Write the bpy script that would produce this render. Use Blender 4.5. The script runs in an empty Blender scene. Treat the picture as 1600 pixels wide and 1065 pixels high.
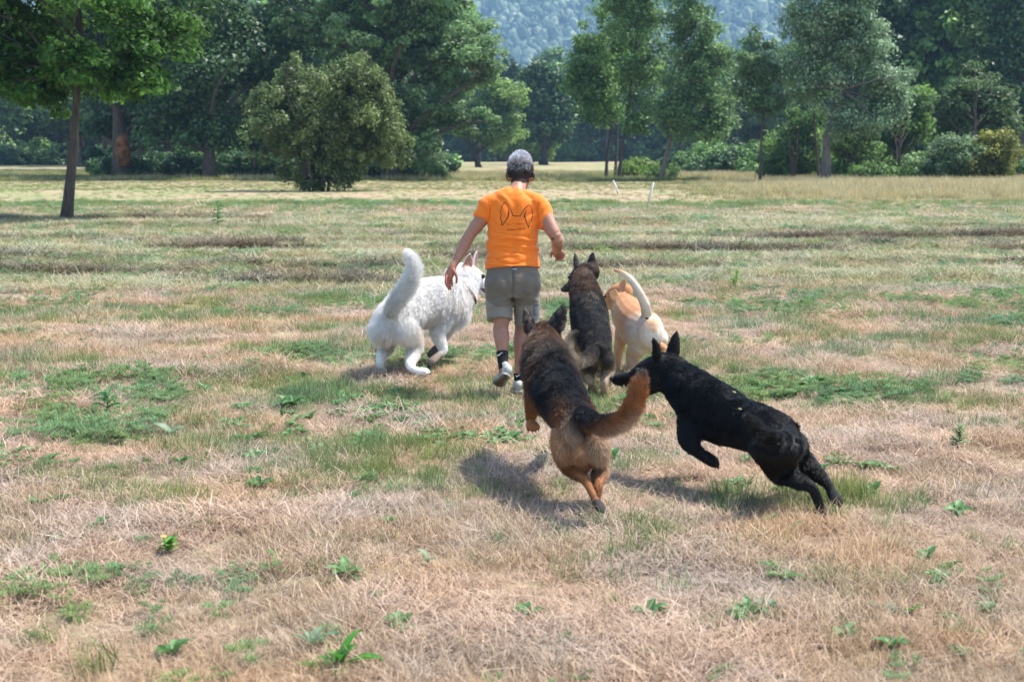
import bpy, bmesh, math, random
import numpy as np
from mathutils import Vector, Matrix, kdtree, bvhtree

sc = bpy.context.scene
rnd = random.Random(7)
rng = np.random.default_rng(11)

# ------------------------------------------------------------------ camera
PITCH = math.atan(292.5 / 2222.0)
CAM_H = 1.6
cam_data = bpy.data.cameras.new('camera')
cam_data.lens = 50.0
cam_data.sensor_width = 36.0
cam_data.clip_start = 0.1
cam_data.clip_end = 20000
cam_data.dof.use_dof = True
cam_data.dof.focus_distance = 9.3
cam_data.dof.aperture_fstop = 4.5
cam = bpy.data.objects.new('camera', cam_data)
sc.collection.objects.link(cam)
cam.location = (0, 0, CAM_H)
cam.rotation_euler = (math.pi / 2 - PITCH, 0, 0)
sc.camera = cam

# ------------------------------------------------------------------ light
SUN_EL = math.radians(60)
SUN_AZ = math.radians(22)            # angle of the sun from +X towards +Y
sun_dir = Vector((math.cos(SUN_EL) * math.cos(SUN_AZ), math.cos(SUN_EL) * math.sin(SUN_AZ), math.sin(SUN_EL)))
world = bpy.data.worlds.new('World')
sc.world = world
world.use_nodes = True
wn = world.node_tree
bg = wn.nodes['Background']
sky = wn.nodes.new('ShaderNodeTexSky')
sky.sky_type = 'NISHITA'
sky.sun_disc = False
sky.sun_elevation = SUN_EL
sky.sun_rotation = math.pi / 2 - SUN_AZ
sky.air_density = 1.2
sky.dust_density = 1.5
sky.altitude = 400
wn.links.new(sky.outputs[0], bg.inputs[0])
bg.inputs[1].default_value = 0.15
sun_data = bpy.data.lights.new('sun', 'SUN')
sun_data.energy = 3.8
sun_data.angle = math.radians(2.5)
sun_data.color = (1.0, 0.95, 0.87)
sun = bpy.data.objects.new('sun', sun_data)
sc.collection.objects.link(sun)
sun.rotation_euler = (-sun_dir).to_track_quat('-Z', 'Y').to_euler()
sun.location = sun_dir * 50

sc.view_settings.view_transform = 'Standard'
sc.view_settings.look = 'None'
sc.view_settings.gamma = 1.0
sc.view_settings.use_curve_mapping = False
sc.view_settings.exposure = 1.1
sc.cycles.max_bounces = 6
sc.cycles.diffuse_bounces = 3
sc.cycles.glossy_bounces = 2
sc.cycles.transmission_bounces = 3
sc.cycles.transparent_max_bounces = 8
sc.cycles.volume_bounces = 1
sc.cycles.sample_clamp_indirect = 6
sc.cycles.use_denoising = True

# ------------------------------------------------------------------ helpers
FPX = 2222.0
CP, SP = math.cos(PITCH), math.sin(PITCH)

def at(u, v, Y):
    """World point at depth Y seen in photo pixel (u, v)."""
    dx = (u - 800) / FPX
    dy = (532.5 - v) / FPX
    d = Vector((dx, CP + dy * SP, -SP + dy * CP))
    return Vector((0, 0, CAM_H)) + d * (Y / d.y)

def ground_at(u, v):
    dx = (u - 800) / FPX
    dy = (532.5 - v) / FPX
    d = Vector((dx, CP + dy * SP, -SP + dy * CP))
    return Vector((0, 0, CAM_H)) + d * (CAM_H / -d.z)

_lat = np.random.default_rng(5).random((64, 64, 64)).astype(np.float32)

def vnoise(p, scale=1.0, seed=0):
    """Smooth value noise, p is (n,3) or (n,2); returns 0..1."""
    p = np.asarray(p, dtype=np.float64)
    if p.shape[1] == 2:
        p = np.concatenate([p, np.zeros((len(p), 1))], 1)
    q = p * scale + seed * 17.31 + 1000.0
    i = np.floor(q).astype(np.int64)
    f = q - i
    f = f * f * (3 - 2 * f)
    out = 0
    for dx in (0, 1):
        wx = f[:, 0] if dx else 1 - f[:, 0]
        for dy in (0, 1):
            wy = f[:, 1] if dy else 1 - f[:, 1]
            for dz in (0, 1):
                wz = f[:, 2] if dz else 1 - f[:, 2]
                out = out + wx * wy * wz * _lat[(i[:, 0] + dx) & 63, (i[:, 1] + dy) & 63, (i[:, 2] + dz) & 63]
    return out

def fbm(p, scale=1.0, seed=0, octv=4, gain=0.5):
    s, a, tot = 0, 1.0, 0
    for k in range(octv):
        s = s + a * vnoise(p, scale * 2 ** k, seed + k * 3)
        tot += a
        a *= gain
    return s / tot

def tag(o, label=None, cat=None, group=None, kind=None):
    if label: o['label'] = label
    if cat: o['category'] = cat
    if group: o['group'] = group
    if kind: o['kind'] = kind
    return o

def empty(name, loc, label, cat, group=None, rz=0.0):
    o = bpy.data.objects.new(name, None)
    sc.collection.objects.link(o)
    o.location = loc
    o.rotation_euler = (0, 0, rz)
    o.empty_display_size = 0.2
    tag(o, label, cat, group)
    return o

def link(o, parent=None):
    """Links o; with a parent the object keeps its world coordinates."""
    sc.collection.objects.link(o)
    if parent is not None:
        o.parent = parent
        o.matrix_parent_inverse = parent_world(parent).inverted()
    return o

def parent_world(o):
    m = Matrix.LocRotScale(o.location, o.rotation_euler, o.scale)
    if o.parent is not None:
        m = parent_world(o.parent) @ o.matrix_parent_inverse @ m
    return m

def mesh_np(name, v, faces, mat=None, smooth=True):
    """faces: (n,k) int array or a list of those arrays."""
    me = bpy.data.meshes.new(name)
    v = np.asarray(v, dtype=np.float32)
    fl = faces if isinstance(faces, list) else [faces]
    fl = [np.asarray(f, dtype=np.int32) for f in fl if len(f)]
    loops = np.concatenate([f.ravel() for f in fl])
    tot = np.concatenate([np.full(len(f), f.shape[1], dtype=np.int32) for f in fl])
    start = np.concatenate([[0], np.cumsum(tot)[:-1]]).astype(np.int32)
    me.vertices.add(len(v)); me.vertices.foreach_set('co', v.ravel())
    me.loops.add(len(loops)); me.loops.foreach_set('vertex_index', loops)
    me.polygons.add(len(tot)); me.polygons.foreach_set('loop_start', start)
    me.polygons.foreach_set('loop_total', tot)
    if smooth:
        me.polygons.foreach_set('use_smooth', np.ones(len(tot), dtype=bool))
    me.update(calc_edges=True)
    if mat: me.materials.append(mat)
    return me

def set_col(me, col, name='col'):
    a = me.attributes.new(name, 'FLOAT_COLOR', 'POINT')
    c = np.ones((len(me.vertices), 4), dtype=np.float32)
    c[:, :3] = col
    a.data.foreach_set('color', c.ravel())

def new_mat(name):
    m = bpy.data.materials.new(name)
    m.use_nodes = True
    nt = m.node_tree
    b = nt.nodes['Principled BSDF']
    return m, nt, b

def N(nt, typ, **kw):
    n = nt.nodes.new(typ)
    for k, val in kw.items():
        if k.startswith('i_'):
            n.inputs[k[2:].replace('_', ' ')].default_value = val
        else:
            setattr(n, k, val)
    return n

def flat_mat(name, col, rough=0.7, noise=0.12, scale=30.0, spec=0.3, bump=0.0, coord='Object'):
    """A colour broken by two scales of noise, with a fine relief."""
    m, nt, b = new_mat(name)
    tc = N(nt, 'ShaderNodeTexCoord')
    n1 = N(nt, 'ShaderNodeTexNoise'); n1.inputs['Scale'].default_value = scale; n1.inputs['Detail'].default_value = 6
    nt.links.new(tc.outputs[coord], n1.inputs['Vector'])
    r = N(nt, 'ShaderNodeMapRange'); r.inputs['From Min'].default_value = 0.3; r.inputs['From Max'].default_value = 0.7
    r.inputs['To Min'].default_value = 1 - noise; r.inputs['To Max'].default_value = 1 + noise
    nt.links.new(n1.outputs['Fac'], r.inputs['Value'])
    mul = N(nt, 'ShaderNodeVectorMath', operation='SCALE'); mul.inputs[0].default_value = col[:3]
    nt.links.new(r.outputs['Result'], mul.inputs['Scale'])
    nt.links.new(mul.outputs['Vector'], b.inputs['Base Color'])
    b.inputs['Roughness'].default_value = rough
    b.inputs['Specular IOR Level'].default_value = spec
    if bump > 0:
        bp = N(nt, 'ShaderNodeBump'); bp.inputs['Strength'].default_value = bump; bp.inputs['Distance'].default_value = 0.01
        nt.links.new(n1.outputs['Fac'], bp.inputs['Height'])
        nt.links.new(bp.outputs['Normal'], b.inputs['Normal'])
    return m

def attr_mat(name, rough=0.7, spec=0.3, attr='col', translucent=0.0, sheen=0.0, noise=0.0, nscale=40.0, sss=0.0):
    """Base colour from the point colours of the mesh."""
    m, nt, b = new_mat(name)
    a = N(nt, 'ShaderNodeAttribute', attribute_name=attr)
    src = a.outputs['Color']
    if noise > 0:
        tc = N(nt, 'ShaderNodeTexCoord')
        n1 = N(nt, 'ShaderNodeTexNoise'); n1.inputs['Scale'].default_value = nscale; n1.inputs['Detail'].default_value = 5
        nt.links.new(tc.outputs['Object'], n1.inputs['Vector'])
        r = N(nt, 'ShaderNodeMapRange'); r.inputs['From Min'].default_value = 0.3; r.inputs['From Max'].default_value = 0.7
        r.inputs['To Min'].default_value = 1 - noise; r.inputs['To Max'].default_value = 1 + noise
        nt.links.new(n1.outputs['Fac'], r.inputs['Value'])
        mul = N(nt, 'ShaderNodeVectorMath', operation='SCALE')
        nt.links.new(src, mul.inputs[0]); nt.links.new(r.outputs['Result'], mul.inputs['Scale'])
        src = mul.outputs['Vector']
    nt.links.new(src, b.inputs['Base Color'])
    b.inputs['Roughness'].default_value = rough
    b.inputs['Specular IOR Level'].default_value = spec
    if sheen: b.inputs['Sheen Weight'].default_value = sheen
    if sss:
        b.inputs['Subsurface Weight'].default_value = sss
        b.inputs['Subsurface Radius'].default_value = (0.012, 0.004, 0.002)
        b.inputs['Subsurface Scale'].default_value = 1.0
    if translucent > 0:
        t = N(nt, 'ShaderNodeBsdfTranslucent')
        nt.links.new(src, t.inputs['Color'])
        mx = N(nt, 'ShaderNodeMixShader'); mx.inputs[0].default_value = translucent
        nt.links.new(b.outputs[0], mx.inputs[1]); nt.links.new(t.outputs[0], mx.inputs[2])
        nt.links.new(mx.outputs[0], nt.nodes['Material Output'].inputs['Surface'])
    return m

def tube(path, radii, n=8, cap=True):
    """Verts and quads of a tube along path (list of Vector)."""
    P = np.array([tuple(p) for p in path], dtype=float)
    R = np.asarray(radii, dtype=float)
    T = np.gradient(P, axis=0)
    T /= np.linalg.norm(T, axis=1)[:, None] + 1e-9
    ref = np.array([0.0, 0.0, 1.0])
    if abs(T[0] @ ref) > 0.9: ref = np.array([0.0, 1.0, 0.0])
    vs = []
    s = np.cross(T[0], ref); s /= np.linalg.norm(s)
    for k in range(len(P)):
        s = s - T[k] * (s @ T[k]); s /= np.linalg.norm(s) + 1e-9
        u = np.cross(s, T[k])
        a = np.arange(n) / n * 2 * math.pi
        vs.append(P[k] + R[k] * (np.cos(a)[:, None] * s + np.sin(a)[:, None] * u))
    v = np.concatenate(vs)
    i = np.arange(len(P) - 1)[:, None] * n
    j = np.arange(n)[None, :]
    j2 = (j + 1) % n
    q = np.stack([i + j, i + j2, i + n + j2, i + n + j], -1).reshape(-1, 4)
    if cap:
        v = np.concatenate([v, P[:1], P[-1:]])
        c0, c1 = len(P) * n, len(P) * n + 1
        jj = np.arange(n); jn = (jj + 1) % n
        b0 = (len(P) - 1) * n
        t0 = np.stack([np.full(n, c0), jn, jj], -1)
        t1 = np.stack([np.full(n, c1), b0 + jj, b0 + jn], -1)
        return v, q, np.concatenate([t0, t1])
    return v, q, np.zeros((0, 3), int)

def catmull(A, t):
    """A (n,k) control rows, t parameters 0..n-1."""
    A = np.asarray(A, float); n = len(A)
    i = np.clip(np.floor(t).astype(int), 0, n - 2); f = (t - i)[:, None]
    p0 = A[np.clip(i - 1, 0, n - 1)]; p1 = A[i]; p2 = A[i + 1]; p3 = A[np.clip(i + 2, 0, n - 1)]
    return 0.5 * ((2 * p1) + (-p0 + p2) * f + (2 * p0 - 5 * p1 + 4 * p2 - p3) * f ** 2 + (-p0 + 3 * p1 - 3 * p2 + p3) * f ** 3)

class Mesher:
    def __init__(s): s.v, s.q, s.t, s.c, s.n = [], [], [], [], 0
    def add(s, v, q=None, t=None, col=None):
        v = np.asarray(v, float)
        s.v.append(v)
        if q is not None and len(q): s.q.append(np.asarray(q) + s.n)
        if t is not None and len(t): s.t.append(np.asarray(t) + s.n)
        c = np.ones((len(v), 3)) * (np.array([1, 1, 1]) if col is None else np.asarray(col))
        s.c.append(c)
        s.n += len(v)
    def tube(s, path, radii, n=8, col=None):
        v, q, t = tube(path, radii, n); s.add(v, q, t, col)
    def mesh(s, name, mat, smooth=True, origin=None):
        v = np.concatenate(s.v)
        if origin is not None: v = v - np.array(tuple(origin))
        fl = []
        if s.q: fl.append(np.concatenate(s.q))
        if s.t: fl.append(np.concatenate(s.t))
        me = mesh_np(name, v, fl, mat, smooth)
        set_col(me, np.concatenate(s.c))
        return me
    def obj(s, name, mat, parent=None, smooth=True):
        o = bpy.data.objects.new(name, s.mesh(name, mat, smooth))
        return link(o, parent)
# ------------------------------------------------------------------ ground
def gheight(x, y):
    p = np.stack([x, y], 1)
    h = (vnoise(p, .35, 3) - .5) * .06 + (vnoise(p, 1.3, 5) - .5) * .03
    far = np.clip((y - 14) / 20, 0, 1)
    h += far * (vnoise(p, .08, 8) - .5) * .18
    # rows of raked hay
    row = np.clip((y - 17) / 3, 0, 1) * np.clip((36 - y) / 3, 0, 1)
    h += row * np.clip(vnoise(np.stack([x * .22, y * 1.1], 1), 1, 12) - .5, 0, 1) * .14
    return h

def green_map(x, y):
    """0 dry straw .. 1 green."""
    p = np.stack([x * .55, y], 1)
    n = .27 * vnoise(p, .6, 21) + .73 * fbm(p, 2.3, 23, 3)
    bias = np.interp(y, [3, 5, 6.5, 8, 10, 13, 16, 18, 24, 34, 37, 41, 46, 60, 80, 100, 140, 200, 400],
                     [-.06, -.03, .05, .08, .13, .13, .10, .11, .12, .08, .14, .16, .06, .06, .04, .12, .14, .16, .12])
    left = np.clip(-x / (y * .36), 0, 1)
    bias = bias + left * np.interp(y, [30, 45, 70, 90], [0, .12, .14, 0])
    # weedy ground beside the walkers
    bias = bias + .10 * np.exp(-((x + .5) / 1.5) ** 2 - ((y - 8.6) / 1.2) ** 2)
    bias = bias + .16 * np.exp(-((x + .15) / .55) ** 2 - ((y - 6.75) / .28) ** 2) + .16 * np.exp(-((x - .85) / .55) ** 2 - ((y - 6.55) / .25) ** 2)
    hayzone = np.clip((y - 16) / 3, 0, 1) * np.clip((38 - y) / 3, 0, 1)
    return np.clip(np.clip((n + bias - .53) * 3.6 + .06, 0, 1) * (1 - .35 * hayzone) + .34 * hayzone, 0, 1)

def make_ground():
    ys = np.concatenate([np.arange(-60, 2, 2.0), np.arange(2, 12, .08), np.arange(12, 40, .25), np.arange(40, 120, 1.5), np.geomspace(120, 3400, 60)])
    us = np.concatenate([-np.geomspace(1, 9, 22)[::-1], np.linspace(-.98, .98, 190), np.geomspace(1, 9, 22)])
    X = us[None, :] * (np.abs(ys)[:, None] * .42 + 3.0)
    Y = np.repeat(ys[:, None], len(us), 1)
    x, y = X.ravel(), Y.ravel()
    z = gheight(x, y)
    fine = np.clip((14 - y) / 8, 0, 1) * (y > 0)
    z = z + fine * (vnoise(np.stack([x, y], 1), 9, 30) - .5) * .03
    m, n = X.shape
    i = np.arange(m - 1)[:, None] * n; j = np.arange(n - 1)[None, :]
    q = np.stack([i + j, i + j + 1, i + n + j + 1, i + n + j], -1).reshape(-1, 4)
    mat, nt, b = new_mat('dry_meadow')
    a = N(nt, 'ShaderNodeAttribute', attribute_name='green')
    geo = N(nt, 'ShaderNodeNewGeometry')
    def noise(scale, detail=6, rough=.6, sx=1.0):
        mp = N(nt, 'ShaderNodeMapping'); mp.inputs['Scale'].default_value = (sx, 1, 1)
        nt.links.new(geo.outputs['Position'], mp.inputs['Vector'])
        k = N(nt, 'ShaderNodeTexNoise'); k.inputs['Scale'].default_value = scale; k.inputs['Detail'].default_value = detail; k.inputs['Roughness'].default_value = rough
        nt.links.new(mp.outputs[0], k.inputs['Vector'])
        return k.outputs['Fac']
    def ramp(fac, stops):
        r = N(nt, 'ShaderNodeValToRGB')
        el = r.color_ramp.elements
        el[0].position, el[0].color = stops[0][0], (*stops[0][1], 1)
        el[1].position, el[1].color = stops[-1][0], (*stops[-1][1], 1)
        for p_, c_ in stops[1:-1]:
            e = el.new(p_); e.color = (*c_, 1)
        nt.links.new(fac, r.inputs[0]); return r.outputs[0]
    straw = ramp(noise(14, 8, .75, .4), [(.30, (.14, .10, .065)), (.45, (.32, .24, .16)), (.58, (.45, .35, .25)), (.72, (.56, .47, .36))])
    grn = ramp(noise(9, 8, .7, .5), [(.30, (.08, .10, .04)), (.5, (.20, .25, .10)), (.7, (.40, .42, .20))])
    pink = ramp(noise(.5, 4, .5, .4), [(.35, (.92, .98, .90)), (.65, (1.05, .98, .96))])
    mx = N(nt, 'ShaderNodeMix', data_type='RGBA'); 
    nt.links.new(a.outputs['Fac'], mx.inputs[0]); nt.links.new(straw, mx.inputs[6]); nt.links.new(grn, mx.inputs[7])
    mu = N(nt, 'ShaderNodeMix', data_type='RGBA', blend_type='MULTIPLY'); mu.inputs[0].default_value = 1
    nt.links.new(mx.outputs[2], mu.inputs[6]); nt.links.new(pink, mu.inputs[7])
    nt.links.new(mu.outputs[2], b.inputs['Base Color'])
    b.inputs['Roughness'].default_value = .95; b.inputs['Specular IOR Level'].default_value = .1
    bp = N(nt, 'ShaderNodeBump'); bp.inputs['Strength'].default_value = .8; bp.inputs['Distance'].default_value = .03
    nt.links.new(noise(22, 8, .8, .5), bp.inputs['Height']); nt.links.new(bp.outputs[0], b.inputs['Normal'])
    me = mesh_np('field', np.stack([x, y, z], 1), q, mat)
    at_ = me.attributes.new('green', 'FLOAT', 'POINT'); at_.data.foreach_set('value', green_map(x, y).astype(np.float32) * .85)
    o = link(bpy.data.objects.new('ground', me)); o['kind'] = 'structure'
    return o
make_ground()

# ---- tuft prototypes, kept outside the scene and scattered by geometry nodes
def blades(n, spread, lmin, lmax, width, flat, seed, curl=.5, seg=3, c0=None, c1=None):
    """Curved ribbons. flat 0 upright .. 1 lying."""
    r = np.random.default_rng(seed)
    ang = r.random(n) * 2 * np.pi; rad = spread * np.sqrt(r.random(n)); pa = r.random(n) * 2 * np.pi
    base = np.stack([rad * np.cos(pa), rad * np.sin(pa), r.random(n) * .02 * flat], 1)
    d = np.stack([np.cos(ang), np.sin(ang), np.zeros(n)], 1)
    L = lmin + (lmax - lmin) * r.random(n)
    tilt = np.clip(flat + r.normal(0, .18, n), 0.03, 1.0) * np.pi / 2 * .96
    sd = np.stack([-np.sin(ang), np.cos(ang), np.zeros(n)], 1)
    V, C = [], []
    p = base.copy()
    cr = r.random((n, 1))
    col = (c0 * (1 - cr) + c1 * cr) * (.75 + .5 * r.random((n, 1)))
    for k in range(seg + 1):
        t = k / seg
        w = width * (1 - t ** 2 * .85) * .5
        roll = sd * np.cos(r.random() * .4)
        V.append(p - roll * w); V.append(p + roll * w); C.append(col * (.8 + .3 * t)); C.append(col * (.8 + .3 * t))
        tl = tilt + curl * t
        step = (d * np.sin(tl)[:, None] + np.array([[0, 0, 1]]) * np.cos(tl)[:, None]) * (L / seg)[:, None]
        step[:, 2] = np.where(p[:, 2] + step[:, 2] < .003, .002, step[:, 2])
        p = p + step
    V = np.stack(V, 1); C = np.stack(C, 1)
    m = 2 * (seg + 1)
    q = []
    for k in range(seg): q.append([2 * k, 2 * k + 1, 2 * k + 3, 2 * k + 2])
    q = (np.array(q)[None] + (np.arange(n) * m)[:, None, None]).reshape(-1, 4)
    return V.reshape(-1, 3), q, C.reshape(-1, 3)

def proto_coll(name, meshes):
    c = bpy.data.collections.new(name)
    for k, me in enumerate(meshes):
        c.objects.link(bpy.data.objects.new(f'{name}_{k}', me))
    return c

def tuft_mat(name, tr=.3, rough=.8, hue=None):
    """Blade colours times a per-tuft tone and a slow drift over the field."""
    m, nt, b = new_mat(name)
    a = N(nt, 'ShaderNodeAttribute', attribute_name='col')
    oi = N(nt, 'ShaderNodeObjectInfo')
    r = N(nt, 'ShaderNodeMapRange'); r.inputs['To Min'].default_value = .72; r.inputs['To Max'].default_value = 1.28
    nt.links.new(oi.outputs['Random'], r.inputs['Value'])
    geo = N(nt, 'ShaderNodeNewGeometry')
    k = N(nt, 'ShaderNodeTexNoise'); k.inputs['Scale'].default_value = 1.1; k.inputs['Detail'].default_value = 4
    nt.links.new(geo.outputs['Position'], k.inputs['Vector'])
    ra = N(nt, 'ShaderNodeValToRGB'); el = ra.color_ramp.elements
    h = hue or ((.35, (1.06, .97, .88)), (.65, (.94, .99, 1.08)))
    el[0].position, el[0].color = h[0][0], (*h[0][1], 1); el[1].position, el[1].color = h[1][0], (*h[1][1], 1)
    nt.links.new(k.outputs['Fac'], ra.inputs[0])
    sc1 = N(nt, 'ShaderNodeVectorMath', operation='SCALE'); nt.links.new(a.outputs['Color'], sc1.inputs[0]); nt.links.new(r.outputs[0], sc1.inputs['Scale'])
    mu = N(nt, 'ShaderNodeVectorMath', operation='MULTIPLY'); nt.links.new(sc1.outputs[0], mu.inputs[0]); nt.links.new(ra.outputs[0], mu.inputs[1])
    nt.links.new(mu.outputs[0], b.inputs['Base Color'])
    b.inputs['Roughness'].default_value = rough; b.inputs['Specular IOR Level'].default_value = .25
    t = N(nt, 'ShaderNodeBsdfTranslucent'); nt.links.new(mu.outputs[0], t.inputs[0])
    mx = N(nt, 'ShaderNodeMixShader'); mx.inputs[0].default_value = tr
    nt.links.new(b.outputs[0], mx.inputs[1]); nt.links.new(t.outputs[0], mx.inputs[2]); nt.links.new(mx.outputs[0], nt.nodes['Material Output'].inputs[0])
    return m

def blade_mesh(name, mat, *parts):
    m = Mesher()
    for (v, q, c) in parts: m.add(v, q, None, c)
    me = m.mesh(name, mat, smooth=False)
    return me

def scatter(name, coll, pts, rot, scale, idx, label, cat):
    me = bpy.data.meshes.new(name)
    me.vertices.add(len(pts)); me.vertices.foreach_set('co', pts.astype(np.float32).ravel())
    a = me.attributes.new('rot', 'FLOAT_VECTOR', 'POINT'); a.data.foreach_set('vector', rot.astype(np.float32).ravel())
    a = me.attributes.new('scl', 'FLOAT_VECTOR', 'POINT'); a.data.foreach_set('vector', scale.astype(np.float32).ravel())
    a = me.attributes.new('pick', 'INT', 'POINT'); a.data.foreach_set('value', idx.astype(np.int32))
    o = bpy.data.objects.new(name, me); link(o)
    ng = bpy.data.node_groups.new(name + '_scatter', 'GeometryNodeTree')
    ng.interface.new_socket('Geometry', in_out='INPUT', socket_type='NodeSocketGeometry')
    ng.interface.new_socket('Geometry', in_out='OUTPUT', socket_type='NodeSocketGeometry')
    gi = ng.nodes.new('NodeGroupInput'); go = ng.nodes.new('NodeGroupOutput')
    ci = ng.nodes.new('GeometryNodeCollectionInfo'); ci.inputs['Collection'].default_value = coll
    ci.inputs['Separate Children'].default_value = True; ci.inputs['Reset Children'].default_value = True
    ip = ng.nodes.new('GeometryNodeInstanceOnPoints'); ip.inputs['Pick Instance'].default_value = True
    def named(nm, t):
        k = ng.nodes.new('GeometryNodeInputNamedAttribute'); k.data_type = t; k.inputs['Name'].default_value = nm
        return k.outputs[0]
    e2r = ng.nodes.new('FunctionNodeEulerToRotation')
    ng.links.new(named('rot', 'FLOAT_VECTOR'), e2r.inputs[0])
    ng.links.new(gi.outputs[0], ip.inputs['Points']); ng.links.new(ci.outputs[0], ip.inputs['Instance'])
    ng.links.new(named('pick', 'INT'), ip.inputs['Instance Index']); ng.links.new(e2r.outputs[0], ip.inputs['Rotation'])
    ng.links.new(named('scl', 'FLOAT_VECTOR'), ip.inputs['Scale'])
    ng.links.new(ip.outputs[0], go.inputs[0])
    md = o.modifiers.new('scatter', 'NODES'); md.node_group = ng
    tag(o, label, cat, kind='stuff')
    return o

def field_points(n, y0, y1, power, seed, marg=2.0):
    """n random points of the seen wedge of field, density falling with y ** power."""
    r = np.random.default_rng(seed)
    ys = np.linspace(y0, y1, 4000); w = (ys * .38 + marg) * ys ** power; c = np.cumsum(w); c /= c[-1]
    y = np.interp(r.random(n), c, ys)
    x = (r.random(n) * 2 - 1) * (y * .38 + marg)
    return x, y, r

A = np.array
straw_m = tuft_mat('dry_grass_blades', .25)
green_m = tuft_mat('green_grass_blades', .35, hue=((.35, (1.15, 1.02, .75)), (.65, (.85, 1.0, 1.1))))
hay_m = tuft_mat('cut_hay_blades', .2)
s0, s1 = A([[.43, .305, .21]]), A([[.59, .475, .37]])
straws = []
for k in range(5):
    straws.append(blade_mesh('straw', straw_m, blades(34, .10, .05, .13, .0032, .82, 100 + k, .35, c0=s0, c1=s1), blades(14, .09, .04, .09, .0028, .40, 120 + k, .6, c0=s0, c1=s1)))
for k in range(3):
    straws.append(blade_mesh('straw', straw_m, blades(30, .07, .05, .11, .0026, .33, 140 + k, .5, c0=A([[.40, .275, .165]]), c1=A([[.55, .44, .30]]))))
coll_straw = proto_coll('straw_tufts', straws)
x, y, r = field_points(90000, 3.2, 42, -1.15, 1)
g = green_map(x, y); keep = r.random(len(x)) > np.clip(g * .5 + .35 * ((y > 17) & (y < 36)), 0, .9); keep &= (vnoise(np.stack([x, y], 1), 3.1, 65) > .27) | (r.random(len(x)) < .35); x, y = x[keep], y[keep]; n = len(x)
bumpy = .55 + .9 * vnoise(np.stack([x, y], 1), 2.2, 61)
s = (.8 + .5 * r.random(n)) * bumpy * np.interp(y, [3, 12, 40], [.85, 1.05, 1.5])
up_pick = vnoise(np.stack([x, y], 1), 1.4, 62) > .52
idx = np.where(up_pick & (r.random(n) < .7), r.integers(5, 8, n), r.integers(0, 5, n))
scatter('dry_grass', coll_straw, np.stack([x, y, gheight(x, y) - .004], 1), np.stack([r.normal(0, .12, n), r.normal(0, .12, n), r.random(n) * 6.28], 1),
        np.stack([s * np.interp(y, [3, 15, 42], [1, 1.15, 2.2]), s * np.interp(y, [3, 15, 42], [1, 1.15, 1.6]), s * .66], 1), idx, 'matted pale dry grass covering the field', 'dry grass')
g0, g1 = A([[.11, .18, .07]]), A([[.27, .33, .15]])
greens = []
for k in range(3):
    greens.append(blade_mesh('green', green_m, blades(46, .075, .05, .13, .0030, .22, 200 + k, .5, c0=g0, c1=g1)))
for k in range(2):   # feathery herb
    greens.append(blade_mesh('green', green_m, blades(90, .06, .015, .04, .0035, .6, 220 + k, .2, seg=2, c0=A([[.13, .22, .09]]), c1=A([[.25, .38, .18]])),
                             *[(v + A([[dx, dy, dz]]), q, c) for (v, q, c), dx, dy, dz in zip([blades(40, .02, .015, .03, .003, .5, 240 + j, .2, seg=2, c0=A([[.14, .23, .10]]), c1=A([[.27, .40, .20]])) for j in range(6)],
                                 (0, .04, -.03, .02, -.04, .01), (.02, -.03, .03, .04, -.02, -.05), (.05, .04, .06, .07, .05, .08))]))
greens.append(blade_mesh('green', green_m, blades(24, .05, .05, .10, .0075, .5, 260, .7, c0=A([[.06, .14, .045]]), c1=A([[.14, .22, .08]]))))
coll_green = proto_coll('green_tufts', greens)
x, y, r = field_points(150000, 3.2, 48, -.8, 2)
g = green_map(x, y); keep = r.random(len(x)) < np.clip(g * 1.0 + .03 * (y > 7), 0.05, 1) * np.where(vnoise(np.stack([x, y], 1), .9, 72) > .56, .30, .46); x, y = x[keep], y[keep]; n = len(x)
s = (.6 + .6 * r.random(n)) * (.6 + .8 * vnoise(np.stack([x, y], 1), 1.6, 71)) * np.interp(y, [3, 12, 45], [.85, 1.0, 1.4])
kind = vnoise(np.stack([x, y], 1), .9, 72)
idx = np.where(kind > .56, r.integers(3, 5, n), np.where(r.random(n) < .08, 5, r.integers(0, 3, n)))
scatter('green_grass', coll_green, np.stack([x, y, gheight(x, y) - .004], 1), np.stack([r.normal(0, .15, n), r.normal(0, .15, n), r.random(n) * 6.28], 1),
        np.stack([s * np.interp(y, [3, 20, 48], [1, 1.1, 1.9]), s * np.interp(y, [3, 20, 48], [1, 1.1, 1.5]), s * .8], 1), idx, 'soft green grass and herbs growing in patches through the straw', 'green grass')
# cut hay in rows
hays = [blade_mesh('hay', hay_m, blades(70, .22, .07, .18, .005, .97, 300 + k, .1, c0=A([[.26, .25, .14]]), c1=A([[.56, .54, .35]]))) for k in range(4)]
coll_hay = proto_coll('hay_tufts', hays)
x, y, r = field_points(34000, 16.5, 37, -.3, 3)
row = vnoise(np.stack([x * .22, y * 1.1], 1), 1, 12)
keep = r.random(len(x)) < np.clip((row - .38) * 4, .28, 1); x, y, row = x[keep], y[keep], row[keep]; n = len(x)
s = .7 + .6 * r.random(n)
scatter('cut_hay', coll_hay, np.stack([x, y, gheight(x, y) + .02 * r.random(n)], 1), np.stack([r.normal(0, .10, n), r.normal(0, .10, n), r.random(n) * 6.28], 1),
        np.stack([s * 1.3, s, s * (.6 + .7 * row)], 1), r.integers(0, 4, n), 'mown hay lying in low rows across the middle of the field', 'hay')
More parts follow.
